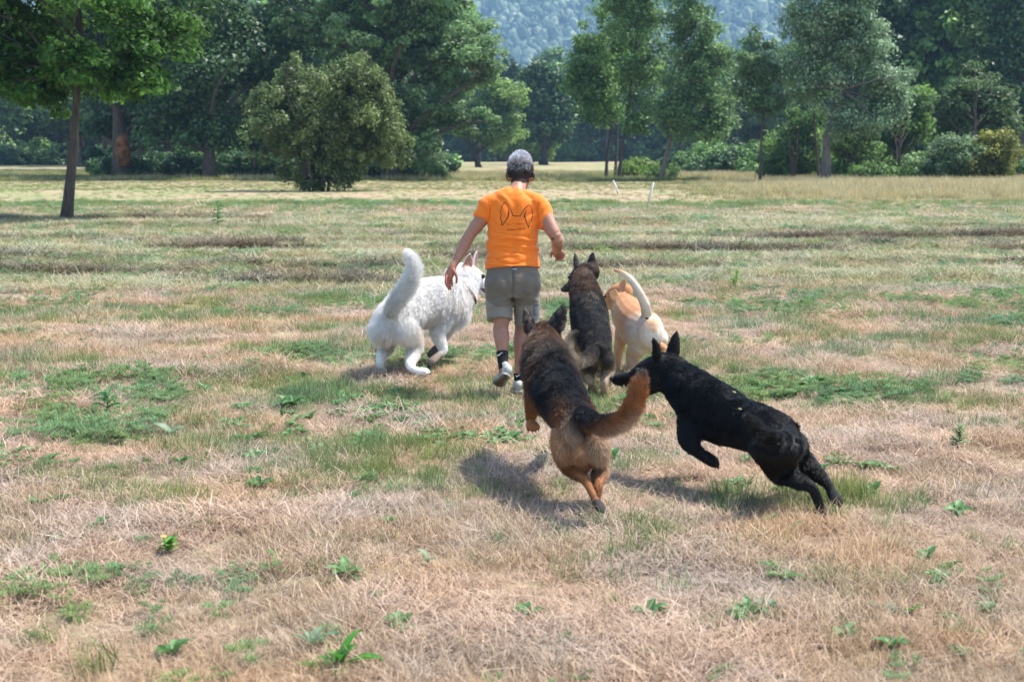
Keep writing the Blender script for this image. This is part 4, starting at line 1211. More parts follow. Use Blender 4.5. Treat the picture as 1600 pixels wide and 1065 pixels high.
B.loft(stations([(606, 501, 10.10, 7, 7, W0, W0, W1, .04), (611, 484, 10.02, 8, 8, W0, W0, W1, .055), (623, 464, 9.97, 9, 9, W0, W0, W0, .06),
    (639, 441, 9.95, 9, 9, W0, W0, W0, .062), (646, 419, 9.95, 8, 8, W0, W0, W0, .06), (642, 402, 9.96, 6, 6, W0, W0, W0, .05), (636, 393, 9.97, 3, 3, W0, W0, W0, .03)]), up=(0.2, -1, 0))
X = dog_head(B, at(732, 432, 10.84), (0.80, 0.58, -0.16), (0, 0, 1), 1.5, dict(skull=W0, cheek=W0, jaw=W0, muzzle=W0), .018, jaw=.16, muzzle=.92)
PINK = (0.50, 0.27, 0.20)
B.ear(at(729, 424, 10.76), at(735, 395, 10.78), .044, (0.55, -0.83, 0.1), W0, PINK, hl=.010, thick=.007)
B.ear(at(743, 418, 10.92), at(746.5, 391, 10.94), .038, (0.95, -0.25, 0.1), W0, PINK, hl=.010, thick=.007)
root = dog_root((ground_at(650, 588)), 'fluffy white long-haired dog with plumed tail running beside the person in orange')
B.finish('body', skin_under, root)
def white_paint(co, col):
    n = fbm(co, 9, 3)[:, None]
    return col * (0.9 + 0.2 * n) * (1 - 0.10 * np.clip((n - .55) * 6, 0, 1) * np.array([[0, .3, .6]]))
B.paint(white_paint)
grow_fur('coat', B, root, fur_mat, 110000, radius=.0008, lift=.34, droop=.30, rough=.26, bright=.05, swirl=.32)
head_parts(B, root, eyes=1.25, tongue=True)
h = B.hd
m = Mesher()
for sgn in (-1, 1):
    m.tube([h['X'](.135, sgn * .022, -.054), h['X'](.09, sgn * .037, -.055), h['X'](.035, sgn * .050, -.050)], [.006, .010, .004], n=6)
m.obj('lips', nose_mat, root)['kind'] = 'stuff'
# collar
def ring(name, c, axis, ra, rb, wid, mat, parent, up=(0, 0, 1), th=.003):
    ax = Vector(axis).normalized(); s_ = ax.cross(Vector(up)).normalized(); u_ = s_.cross(ax)
    v, q = [], []; n = 40
    for k in range(n):
        a = 2 * math.pi * k / n
        d = s_ * math.cos(a) * ra + u_ * math.sin(a) * rb
        e = (s_ * math.cos(a) + u_ * math.sin(a))
        for (o, w) in ((0, -wid), (th, -wid), (th, wid), (0, wid)):
            v.append(tuple(Vector(c) + d + e * o + ax * w))
    for k in range(n):
        k2 = (k + 1) % n
        for j in range(4):
            j2 = (j + 1) % 4
            q.append([k * 4 + j, k2 * 4 + j, k2 * 4 + j2, k * 4 + j2])
    me = mesh_np(name, v, np.array(q), mat, smooth=False)
    return link(bpy.data.objects.new(name, me), parent)
collar_mat = flat_mat('dark_red_collar_webbing', (0.07, 0.018, 0.016), rough=.7, scale=200, bump=.3)
ring('collar', at(722, 458, 10.73), at(736, 436, 10.80) - at(708, 468, 10.68), .122, .135, .011, collar_mat, root)
small_ball('collar_tag', at(722, 481, 10.62), .007, .003, .012, claw_mat, root)
add_claws(B, root)

# ---- sable shepherd ahead, with a curled tail
K0 = (0.018, 0.018, 0.020); K1 = (0.045, 0.038, 0.034); BR = (0.10, 0.055, 0.032); CR = (0.40, 0.30, 0.20); TN = (0.24, 0.15, 0.08); CW = (0.52, 0.43, 0.32)
B = start((-0.15, 0.98, 0.1))
B.loft(stations([
    (911, 432, 10.20, 16, 17, BR, BR, TN, .018), (913, 447, 10.12, 20, 21, BR, BR, TN, .028), (916, 465, 10.02, 24, 26, BR, K1, TN, .03),
    (920, 486, 9.88, 28, 30, K0, K0, TN, .02), (924, 508, 9.72, 28, 30, K0, K0, TN, .018), (929, 530, 9.56, 26, 28, K0, K0, CR, .02), (933, 548, 9.44, 21, 23, K0, K1, CR, .025)]))
dleg(B, [(944, 556, 9.42, 13, 19), (950, 575, 9.52, 9, 12), (944, 598, 9.36, 5.5, 6.5), (944, 614, 9.38, 5, 5)], [K1, CR, CR, TN], [.02, .025, .012, .006], (945, 624, 9.44), 6.5)
dleg(B, [(922, 560, 9.46, 13, 19), (918, 582, 9.60, 9, 12), (922, 594, 9.44, 5.5, 6.5), (924, 604, 9.46, 5, 5)], [K1, CR, CR, TN], [.025, .025, .012, .006], (926, 614, 9.50), 6)
dleg(B, [(903, 490, 9.98, 12, 15), (902, 530, 10.0, 8, 9), (905, 560, 10.1, 5, 6), (905, 575, 10.1, 5, 5)], [K1, TN, CR, CR], [.02, .012, .01, .006], (904, 582, 10.17), 6)
dleg(B, [(936, 490, 9.98, 12, 15), (938, 530, 10.05, 8, 9), (935, 560, 10.15, 5, 6), (935, 572, 10.17, 5, 5)], [K1, TN, CR, CR], [.02, .012, .01, .006], (934, 580, 10.25), 6)
B.loft(stations([(931, 540, 9.42, 9, 9, K0, K0, CR, .025), (922, 556, 9.30, 9, 9, K0, K1, CR, .035), (907, 563, 9.22, 9, 9, K0, CW, CW, .034), (894, 556, 9.18, 8, 8, K0, CW, CW, .032),
    (889, 541, 9.17, 7, 7, K1, CW, CW, .03), (892, 526, 9.18, 5, 5, K1, K1, CR, .028), (901, 519, 9.20, 3, 3, K0, K0, K0, .02)]), up=(0.5, 0.3, 1))
X = dog_head(B, at(908, 430, 10.30), (-0.62, 0.68, -0.40), (0, 0, 1), 1.22, dict(skull=BR, cheek=K1, jaw=K1, muzzle=K0), .014, jaw=.12)
B.ear(at(902, 426, 10.26), at(897.5, 394, 10.28), .032, (-0.55, 0.8, 0.1), K1, BR, hl=.006)
B.ear(at(922, 426, 10.28), at(927, 392, 10.30), .038, (0.05, 0.98, 0.1), K0, BR, hl=.006)
root = dog_root((ground_at(930, 618)), 'black and brown shepherd dog with curled cream tail, ahead of the front pair')
B.finish('body', skin_under, root)
def sable_paint(co, col):
    n = fbm(co, 16, 5)[:, None]; m_ = fbm(co, 40, 8)[:, None]
    k = np.clip((n - .54) * 9, 0, 1) * np.clip((m_ - .42) * 5, 0, 1) * 0.62
    band = 0.5 + 0.5 * np.sin(co[:, 2:3] * 130 + 6 * n)
    neck = np.clip((co[:, 1:2] - 9.95) * 6, 0, 1)
    out = col * (1 - k) + np.array([[.17, .13, .09]]) * k
    return out * (1 - neck * .45 * band) + neck * band * .03
B.paint(sable_paint)
grow_fur('coat', B, root, fur_mat, 75000, radius=.0007, lift=.12, droop=.1, rough=.16, bright=.22, swirl=.5)
head_parts(B, root)
add_claws(B, root)

# ---- short-haired tan dog with raised tail
T0 = (0.45, 0.215, 0.10); T1 = (0.53, 0.32, 0.19); T2 = (0.72, 0.62, 0.52); T3 = (0.42, 0.22, 0.10)
B = start((-0.4, 0.9, 0))
B.loft(stations([
    (966, 468, 10.72, 13, 13, T0, T0, T1, .008), (972, 476, 10.62, 19, 21, T0, T0, T1, .008), (981, 490, 10.48, 26, 28, T0, T1, T1, .007),
    (990, 504, 10.30, 29, 32, T0, T1, T2, .007), (1000, 514, 10.12, 30, 34, T0, T1, T2, .007), (1009, 519, 9.98, 30, 34, T1, T2, T2, .008), (1015, 520, 9.90, 23, 27, T1, T2, T2, .008)]))
dleg(B, [(998, 536, 9.98, 15, 20), (988, 558, 10.06, 10, 12), (992, 580, 9.88, 5, 6), (990, 595, 9.90, 4.5, 4.5)], [T2, T1, T1, T1], [.008, .006, .004], (987, 601, 9.97), 6)
dleg(B, [(1027, 524, 9.96, 15, 20), (1027, 546, 10.10, 10, 12), (1036, 543, 9.86, 6, 7), (1034, 556, 9.84, 4.5, 4.5)], [T2, T2, T0, T1], [.008, .006, .004], (1030, 566, 9.84), 6)
dleg(B, [(974, 512, 10.44, 12, 15), (967, 545, 10.40, 8, 9), (964, 578, 10.44, 5, 5), (963, 590, 10.46, 4.5, 4.5)], [T1, T1, T1, T2], [.007, .005, .004], (962, 596, 10.54), 6)
dleg(B, [(998, 515, 10.44, 12, 15), (992, 548, 10.46, 8, 9), (984, 570, 10.6, 5, 5), (980, 580, 10.64, 4.5, 4.5)], [T1, T1, T1, T2], [.007, .005, .004], (976, 586, 10.72), 6)
B.loft(stations([(1011, 494, 9.92, 9, 9, T1, T2, T2, .008), (1008, 477, 9.86, 8, 8, T0, T2, T2, .008), (998, 455, 9.84, 6.8, 6.8, T0, T2, T2, .007),
    (986, 437, 9.85, 5.5, 5.5, T0, T2, T2, .006), (972, 426, 9.88, 4.2, 4.2, T0, T1, T2, .006), (960, 422, 9.92, 2.4, 2.4, T0, T0, T1, .005)]), up=(0.6, 0.5, 0.6), n=16)
X = dog_head(B, at(962, 460, 10.82), (-0.70, 0.62, -0.42), (0, 0, 1), 1.14, dict(skull=T0, cheek=T0, jaw=T1, muzzle=T0), .006, jaw=.06)
B.ear(at(957, 453, 10.62), at(962, 474, 10.52), .036, (-0.3, -0.9, 0.1), T3, T3, hl=.004, cup=.2)
B.ear(at(969, 459, 10.66), at(976, 434, 10.66), .036, (-0.6, -0.75, 0.1), T3, (.55, .3, .18), hl=.004)
root = dog_root((ground_at(990, 602)), 'short-haired tan dog with whitish rump and raised thin tail')
B.finish('body', skin_under, root)
def tan_paint(co, col):
    n = fbm(co, 12, 9)[:, None]
    return col * (0.82 + 0.36 * n)
B.paint(tan_paint)
small_ball('anus', at(1011, 497, 9.70), .008, .012, .010, flat_mat('bare_brown_skin', (.10, .055, .045)), root, (0, 1, 0)).name = 'tail_root_mark'
grow_fur('coat', B, root, fur_mat, 60000, radius=.0006, lift=.04, droop=.05, rough=.08, bright=.10, swirl=.4)
head_parts(B, root)
add_claws(B, root)

# ---- long-haired shepherd in front, brown with black saddle
S0 = (0.018, 0.018, 0.020); R0 = (0.12, 0.062, 0.034); R1 = (0.30, 0.125, 0.048); R2 = (0.50, 0.36, 0.25); G0 = (0.075, 0.056, 0.044); R3 = (0.42, 0.25, 0.145)
B = start((-0.06, 0.98, 0.1))
B.loft(stations([
    (849, 526, 7.24, 23, 23, R0, R0, R1, .03), (850, 545, 7.14, 28, 29, R0, R0, R1, .05), (855, 568, 7.00, 33, 34, G0, G0, R1, .055),
    (863, 592, 6.82, 37, 38, S0, R0, R1, .04), (873, 614, 6.63, 38, 38, S0, S0, R1, .03), (886, 636, 6.44, 34, 34, S0, S0, R1, .03), (900, 655, 6.27, 31, 31, S0, R1, R2, .032), (907, 670, 6.18, 25, 25, K0, R2, R2, .04)]))
dleg(B, [(882, 688, 6.22, 19, 26), (889, 726, 6.34, 13, 15), (913, 748, 6.14, 7, 8), (930, 780, 6.05, 5.5, 6)], [R3, R1, R1, R1, (.05, .04, .04)], [.032, .020, .010, .007], (943, 800, 5.97), 6.5)
dleg(B, [(929, 690, 6.20, 18, 26), (938, 726, 6.34, 11, 15), (934, 760, 6.14, 7, 8), (930, 795, 6.12, 6, 6)], [R2, R2, R1, R1], [.034, .028, .012, .007], (933, 824, 6.10), 7)
dleg(B, [(838, 600, 6.98, 15, 20), (832, 634, 6.96, 10, 12), (829, 652, 7.04, 7, 7), (830, 660, 7.0, 6.5, 6)], [R0, R1, R1, R1], [.035, .02, .01, .006], (834, 670, 6.96), 8)
dleg(B, [(884, 598, 7.0, 15, 20), (884, 632, 7.02, 10, 12), (880, 648, 7.22, 7, 7), (877, 652, 7.26, 6.5, 6)], [R0, R1, R1, R1], [.035, .02, .01, .006], (872, 657, 7.34), 8)
B.loft(stations([(910, 648, 6.16, 12, 12, S0, S0, R1, .03), (926, 657, 6.06, 11, 11, S0, K1, R1, .04), (951, 663, 5.99, 11, 11, K1, R1, R2, .046), (975, 652, 5.96, 11, 11, R1, R1, R2, .045),
    (991, 630, 5.95, 11, 11, R1, R1, R1, .042), (999, 605, 5.96, 9, 9, R1, R1, R1, .04), (1003, 586, 5.98, 6, 6, K1, K1, R0, .03)]), up=(-0.3, 0.3, 1))
B.ball(at(906, 700, 6.22), .07, R3, .03, axis=(0, 1, 0), r2=.05, r3=.07)
B.ball(at(911, 722, 6.26), .05, R1, .015, axis=(0, 1, 0), r2=.035, r3=.045)
X = dog_head(B, at(849, 528, 7.30), (-0.10, 0.98, -0.12), (0, 0, 1), 1.3, dict(skull=R0, cheek=R0, jaw=R1, muzzle=K0), .022, jaw=.12)
B.ear(at(829, 523, 7.22), at(819, 479, 7.24), .042, (-0.7, 0.7, 0.1), K0, R0, hl=.010, thick=.007)
B.ear(at(865, 520, 7.22), at(882, 475, 7.24), .045, (0.25, 0.95, 0.1), K0, R0, hl=.010, thick=.007)
root = dog_root((ground_at(900, 815)), 'long-haired brown shepherd dog with black saddle, in front, its tail swung to one side')
B.finish('body', skin_under, root)
def gsd_paint(co, col):
    n = fbm(co, 14, 15)[:, None]; f_ = fbm(co, 30, 19)[:, None]
    neck = np.clip((co[:, 1:2] - 6.85) * 5, 0, 1) * np.clip((co[:, 2:3] - .5) * 6, 0, 1)
    k = neck * np.clip((f_ - .47) * 7, 0, 1)
    out = col * (1 - .65 * k) + k * np.array([[.12, .095, .075]])
    return out * (.8 + .4 * n)
B.paint(gsd_paint)
grow_fur('coat', B, root, fur_mat, 120000, radius=.00075, lift=.24, droop=.25, rough=.20, bright=.22, swirl=.7)
head_parts(B, root)
add_claws(B, root)

# ---- black shepherd leaping in from the right
D0 = (0.0060, 0.0060, 0.0066); D1 = (0.009, 0.008, 0.0075)
B = start((-0.85, 0.5, 0.1))
c = (D0, D0, D1)
B.loft(stations([
    (1037, 585, 6.98, 23, 27, *c, .012), (1056, 592, 6.90, 25, 30, *c, .018), (1076, 609, 6.82, 29, 39, *c, .02), (1098, 631, 6.72, 32, 49, *c, .016),
    (1127, 647, 6.60, 34, 48, *c, .012), (1158, 660, 6.48, 32, 41, *c, .014), (1187, 670, 6.39, 31, 39, *c, .016), (1212, 684, 6.33, 30, 40, *c, .02), (1230, 697, 6.28, 23, 30, *c, .025)]))
dleg(B, [(1207, 698, 6.22, 20, 42), (1222, 735, 6.26, 13, 24), (1250, 752, 6.19, 9, 13), (1270, 764, 6.16, 7, 9), (1283, 795, 6.16, 6, 7)], [D0], [.02, .018, .012, .008, .006], (1286, 815, 6.13), 9)
dleg(B, [(1228, 690, 6.44, 18, 34), (1250, 718, 6.48, 12, 19), (1288, 750, 6.38, 7, 9), (1300, 770, 6.34, 6.5, 7)], [D0], [.02, .025, .01, .006], (1309, 790, 6.30), 9)
dleg(B, [(1084, 656, 6.64, 14, 26), (1080, 690, 6.58, 11, 15), (1092, 706, 6.55, 8, 9), (1099, 711, 6.54, 8, 8)], [D0], [.016, .012, .01, .006], (1121, 725, 6.52), 10)
dleg(B, [(1082, 650, 6.84, 14, 24), (1072, 686, 6.88, 10, 13), (1084, 702, 6.9, 7.5, 8), (1090, 706, 6.9, 7, 7)], [D0], [.016, .012, .01, .006], (1106, 716, 6.9), 9)
B.loft(stations([(1237, 670, 6.26, 10, 10, *c, .02), (1226, 684, 6.12, 9, 9, *c, .035), (1206, 683, 6.05, 8, 8, *c, .04), (1185, 667, 6.04, 6.5, 6.5, *c, .035), (1168, 650, 6.06, 3.5, 3.5, *c, .02)]), up=(0.2, 0.2, 1))
X = dog_head(B, at(1026, 579, 6.98), (-0.87, 0.46, -0.10), (0, 0, 1), 1.34, dict(skull=D0, cheek=D0, jaw=D0, muzzle=D0), .012, jaw=.40)
B.ear(at(1028, 563, 6.92), at(1020, 526, 6.90), .030, (-0.6, 0.75, 0.1), D0, D1, hl=.006, thick=.007)
B.ear(at(1049, 563, 7.00), at(1057, 515, 7.02), .037, (-0.25, 0.95, 0.1), D0, D1, hl=.006, thick=.007)
root = dog_root((ground_at(1180, 800)), 'glossy black shepherd dog leaping with its hind legs stretched out behind')
B.finish('body', skin_under, root)
B.paint()
B.hl = B.hl * 1.35
grow_fur('coat', B, root, gloss_fur_mat, 90000, radius=.0008, lift=.10, droop=.18, rough=.12, bright=.35, swirl=.7)
head_parts(B, root, tongue=True)
h = B.hd
m = Mesher()
for k_, (xx, zz) in enumerate(((.128, -.046), (.110, -.046), (.095, -.047))):
    for sgn in (-1, 1):
        p0 = h['X'](xx, sgn * .020, zz)
        m.tube([p0, p0 - h['u'] * (.020 if k_ == 0 else .010)], [.0045, .001], n=6)
m.obj('teeth', teeth_mat, root)['kind'] = 'stuff'
chaff = flat_mat('dry_leaf_scrap', (.38, .30, .12))
add_claws(B, root)
DOG_E = B
# ------------------------------------------------------------------ the person
SK = (0.36, 0.175, 0.115); SK2 = (0.32, 0.14, 0.09)
CUR.update(t=SK, s=SK, b=SK, h=0.0)
def rows5(rows):
    return [(at(u, v, Y), a * Y / FPX, b * Y / FPX) for (u, v, Y, a, b) in rows]
FW = (0, 1, 0)
person = empty('person', ground_at(803, 612), 'person with short grey hair, orange t-shirt and grey shorts, walking away among the dogs', 'person')
P_ = Body()
P_.loft(rows5([(813, 252, 9.72, 14, 15), (813, 259, 9.73, 18.3, 20.5), (813, 270, 9.73, 18.6, 21), (813, 282, 9.745, 16, 18), (813, 291, 9.76, 11, 14)]), up=FW)
P_.loft(rows5([(812, 282, 9.69, 12, 12), (809, 294, 9.62, 12.5, 12), (806, 305, 9.57, 17, 13), (804, 313, 9.56, 30, 15)]), up=FW)
P_.loft(rows5([(803, 316, 9.56, 34, 17), (803, 345, 9.54, 34, 20), (802, 380, 9.52, 32, 19), (801, 415, 9.50, 36, 22), (801, 438, 9.48, 36, 23)]), up=FW)
P_.loft(rows5([(764, 322, 9.55, 13, 13), (804, 314, 9.56, 13, 13), (844, 324, 9.56, 13, 13)]), up=FW)
# face (turned away from the camera)
P_.loft(rows5([(813, 268, 9.815, 3, 3), (813, 275, 9.835, 4, 4.5), (813, 277, 9.82, 5, 4)]), up=FW, step=.008)          # nose
P_.ball(at(813, 285.5, 9.815), .013, SK2, axis=(1, 0, 0), r2=.008, r3=.006)                                          # lips
P_.ball(at(813, 283.8, 9.815), .012, SK2, axis=(1, 0, 0), r2=.007, r3=.005)
P_.ball(at(813, 291, 9.81), .016, axis=(1, 0, 0), r2=.014, r3=.013)                                                   # chin
P_.ball(at(813, 265.5, 9.805), .042, axis=(1, 0, 0), r2=.012, r3=.008)                                                # brow
for sx in (-1, 1):
    P_.ball(at(813 + sx * 9, 277, 9.79), .022, axis=(0, 1, 0), r2=.018, r3=.016)                                      # cheeks
    P_.loft(rows5([(813 + sx * 19.8, 269, 9.715, 2.2, 4.5), (813 + sx * 21.6, 273, 9.705, 1.8, 5.5), (813 + sx * 20.6, 279, 9.715, 1.6, 4), (813 + sx * 18.6, 283, 9.72, 1.6, 2.4)]), up=FW, step=.008)   # ears
# left arm and open hand
P_.loft(rows5([(764, 322, 9.55, 13, 13), (752, 343, 9.54, 11.5, 12), (735, 366, 9.52, 9.3, 9.5), (727, 380, 9.50, 9.6, 9.4), (717, 399, 9.46, 7.6, 7.8), (709.5, 414, 9.42, 5.2, 6.6)]), up=FW)
P_.loft(rows5([(709.5, 412, 9.42, 5.2, 6), (706, 420, 9.405, 7.0, 6.5), (702.5, 429, 9.40, 7.4, 6.5), (701, 434, 9.395, 6.6, 6)]), up=(0.4, 0.8, 0), step=.01)
for (a, b, c, d) in (((697.6, 431, 9.365), (696.4, 440, 9.345), (698.6, 448, 9.355), 1.95), ((699.8, 433, 9.39), (699.4, 443, 9.375), (701.4, 452.5, 9.385), 2.05),
                     ((702.8, 433, 9.415), (702.8, 443, 9.405), (704.2, 452, 9.41), 2.05), ((705.4, 431, 9.44), (706.0, 440, 9.435), (706.6, 447, 9.44), 1.95)):
    s = d * 9.4 / FPX
    P_.loft([(at(*a), s * 1.1, s * 1.1), (at(*b), s, s), (at(*c), s * .8, s * .8)], up=FW, n=12, step=.008)
P_.loft([(at(708, 421, 9.385), .012, .012), (at(712.2, 429, 9.37), .0095, .0095), (at(713.6, 436, 9.375), .0085, .0085), (at(712.6, 442.5, 9.385), .0065, .0065)], up=FW, n=12, step=.008)
# right arm, forearm pointing forward, hand half closed
P_.loft(rows5([(844, 324, 9.56, 13, 13), (857, 349, 9.50, 11.5, 12), (868, 369, 9.45, 10, 10), (871.5, 379, 9.47, 9.4, 9.4), (870.5, 385, 9.56, 9.2, 9.2), (870, 391, 9.68, 6.6, 5.6), (871, 394, 9.73, 6, 5)]), up=(0, 0.3, 1))
P_.loft(rows5([(870.5, 392, 9.70, 8, 5), (873, 396, 9.76, 9.6, 5.4), (874, 399, 9.80, 9.2, 5)]), up=(0, 0.3, 1), step=.01)
for k, (du, L) in enumerate(((-5.6, .9), (-1.6, 1.0), (2.4, .95), (6.2, .8))):
    u0 = 874 + du
    P_.loft([(at(u0, 398.5, 9.79), .0095, .0095), (at(u0 + .6, 402, 9.79 + .03 * L), .0088, .0088), (at(u0 + .8, 406, 9.79 + .008), .0082, .0082), (at(u0 + .5, 406, 9.755), .007, .007)], up=(1, 0, 0), n=12, step=.008)
P_.loft([(at(866.5, 390, 9.71), .012, .011), (at(862.5, 393.5, 9.735), .0095, .0095), (at(861, 398.5, 9.745), .0085, .0085), (at(861.3, 402, 9.75), .0065, .0065)], up=FW, n=12, step=.008)
# legs and feet
P_.loft(rows5([(781, 440, 9.48, 18, 21), (780.5, 475, 9.45, 17, 18), (783.5, 503, 9.42, 12.6, 13.5), (782, 513, 9.415, 12, 13), (784, 528, 9.38, 12.4, 13), (785, 549, 9.34, 8.6, 9), (786, 568, 9.30, 6.4, 8)]), up=FW)
P_.loft(rows5([(822, 440, 9.50, 18, 21), (821, 478, 9.52, 17, 18), (817, 508, 9.53, 12.8, 13.5), (816, 518, 9.52, 12, 13), (814, 537, 9.50, 12.2, 13), (812, 560, 9.49, 8.6, 9), (811, 592, 9.48, 6.4, 8)]), up=FW)
P_.loft([(at(787, 576, 9.28), .03, .04), (at(785, 588, 9.31), .03, .03), (at(779, 600, 9.42), .03, .02)], up=(0.2, -1, 0.8))
P_.loft([(at(811, 598, 9.47), .03, .035), (at(810, 605, 9.52), .032, .03), (at(809, 608, 9.66), .034, .02)], up=(0, 0, 1))
skin_mat = attr_mat('person_skin', rough=0.5, spec=0.35, noise=0.10, nscale=60, sss=0.15)
P_.finish('body', skin_mat, person, voxel=.0042, smooth=3)
def skin_paint(co, col):
    n = fbm(co, 30, 31)[:, None]
    out = col * (.88 + .24 * n)
    tat = np.array(tuple(at(863.5, 374, 9.38)))
    d = np.linalg.norm((co - tat) * np.array([1, .3, 1]), axis=1)
    k = (d < .016) & (vnoise(co, 160, 3) > .42) & (co[:, 0] > .2)
    out[k] = (.05, .04, .05)
    hand = (co[:, 0] < at(712, 414, 9.42).x + .02) & (co[:, 2] < at(709, 414, 9.4).z)
    out[hand] = out[hand] * np.array([1.05, .82, .80])  # shade on the left hand painted into the skin, darker and redder
    sc_ = co[:, 2] > at(813, 279, 9.73).z
    back = co[:, 1] < 9.76
    out[sc_ & back] = out[sc_ & back] * .25 + np.array([.03, .025, .022])
    return out
P_.paint(skin_paint)
# short hair: silver on top, dark at the back and sides
hz = lambda y: at(813, y, 9.72).z
HB = P_
ctr = at(813, 266, 9.73)
co = P_.co
dz = co[:, 2]
region = (dz > hz(284)) & (np.hypot(co[:, 0] - ctr.x, co[:, 1] - ctr.y) < .13) & ((co[:, 1] < 9.755) | (dz > hz(256) )) & (dz < hz(230))
earm = (np.abs(co[:, 0] - ctr.x) > .084) & (dz < hz(266)) & (dz > hz(284))
region &= ~earm
region &= ~((np.abs(co[:, 0] - ctr.x) > .058) & (dz < hz(276)))
tt = np.clip((dz - hz(273)) / (hz(250) - hz(273)), 0, 1)
P_.hl = np.where(region, .010 + .015 * tt, 0.0)
nn = fbm(co, 110, 40)
g = np.clip((tt - .38) * 1.9 + (nn - .5) * 2.6, 0, 1)[:, None]
P_.col = (1 - g) * np.array([[.055, .046, .044]]) + g * np.array([[.62, .61, .65]])
P_.flow = np.where(tt[:, None] > .5, np.array([[.35, .75, .45]]), np.array([[0.0, -.15, -1.0]]))
grow_fur('hair', P_, person, fur_mat, 18000, radius=.0010, lift=.38, droop=.0, rough=.30, bright=.45, swirl=.8, seed=8)
# eyes and eyebrows on the far side
iris = flat_mat('eye_white', (.7, .68, .65), rough=.2)
for sx in (-1, 1):
    e = small_ball('eye', at(813 + sx * 7, 270, 9.812), .012, .012, .012, iris, person)
    small_ball('iris', at(813 + sx * 7, 270, 9.8225), .0055, .0055, .0055, eye_mat, e)

# ---- t-shirt
C1 = (0.95, 0.215, 0.018)
CUR.update(t=C1, s=C1, b=C1, h=0.0)
T_ = Body()
T_.loft(rows5([(807.5, 298, 9.59, 13.5, 12), (805, 304, 9.575, 25, 17), (803, 313, 9.565, 40, 22), (802, 330, 9.555, 43, 25), (801.5, 350, 9.545, 41, 26), (801, 370, 9.53, 39.5, 25), (801, 392, 9.52, 40.5, 25.5), (801, 408, 9.51, 42.5, 29), (801.3, 419.8, 9.50, 43.8, 31)]), up=FW, cap='flat', n=40)
T_.loft(rows5([(778, 313, 9.56, 14, 16), (764, 321, 9.555, 17, 17), (757, 333, 9.55, 14.8, 15.5), (751, 343, 9.54, 14, 15)]), up=FW, cap='flat', n=28)
T_.loft(rows5([(830, 314, 9.56, 14, 16), (843, 322, 9.56, 16.5, 17), (850, 338, 9.54, 14.6, 15.5), (856, 355, 9.51, 13, 14)]), up=FW, cap='flat', n=28)
T_.loft(rows5([(764, 317, 9.56, 12, 12), (784, 310, 9.565, 10, 11), (806, 306, 9.57, 11, 11), (830, 309, 9.565, 10, 11), (846, 320, 9.56, 12, 12)]), up=FW)
zz = lambda y: at(801, y, 9.4).z
def shirt_folds(co, no):
    x, y, z = co[:, 0], co[:, 1], co[:, 2]
    warp = (fbm(co, 5, 50) - .5) * .10
    low = np.clip((zz(352) - z) / (zz(352) - zz(385)), 0, 1)
    a = vnoise(np.stack([x * 5, y * 5, (z + warp + .12 * x) * 30], 1), 1, 1)
    b = vnoise(np.stack([x * 9 + 4, y * 8, (z - warp - .2 * x) * 55], 1), 1, 2)
    d = low * ((np.abs(a - .5) * 2) ** .8 * .020 - .007 + (b - .5) * .008)
    # diagonal pulls from the armpits and the neck
    s1 = vnoise(np.stack([(x * .75 + z * .66) * 6, y * 2, (x * .66 - z * .75 + warp) * 34], 1), 1, 5)
    s2 = vnoise(np.stack([(x * .75 - z * .66) * 6, y * 2, (x * .66 + z * .75 + warp) * 34], 1), 1, 7)
    up_ = 1 - low
    d += up_ * ((s1 - .5) * .015 * np.clip((x - at(800, 340, 9.5).x) * 12 + .3, 0, 1) + (s2 - .5) * .015 * np.clip(-(x - at(800, 340, 9.5).x) * 12 + .3, 0, 1))
    # spine hollow and shoulder blades
    d += -0.010 * np.exp(-((x - at(802, 340, 9.5).x) / .035) ** 2) * (no[:, 1] < 0)
    return d * np.clip((z - zz(419)) / .03, .12, 1)
shirt_mat = attr_mat('orange_jersey', rough=0.75, spec=0.2, sheen=0.25, translucent=0.06)
T_.finish('t_shirt', shirt_mat, person, voxel=.0055, smooth=3, disp=shirt_folds)
T_.paint(lambda co, col: col * (.95 + .1 * fbm(co, 40, 60)[:, None]))
shirt = T_.ob

def projector(*objs):
    trees = []
    for o in objs:
        me = o.data
        M_ = parent_world(o)
        trees.append(bvhtree.BVHTree.FromPolygons([M_ @ v.co for v in me.vertices], [tuple(p.vertices) for p in me.polygons]))
    def f(u, v, off=.0012):
        o = Vector((0, 0, CAM_H)); d = (at(u, v, 9.5) - o).normalized()
        best = None
        for t in trees:
            h = t.ray_cast(o, d)
            if h[0] is not None and (best is None or h[3] < best[3]): best = h
        if best is None: return None
        n = best[1]
        if n.dot(d) > 0: n = -n
        return best[0] + n * off, n
    return f

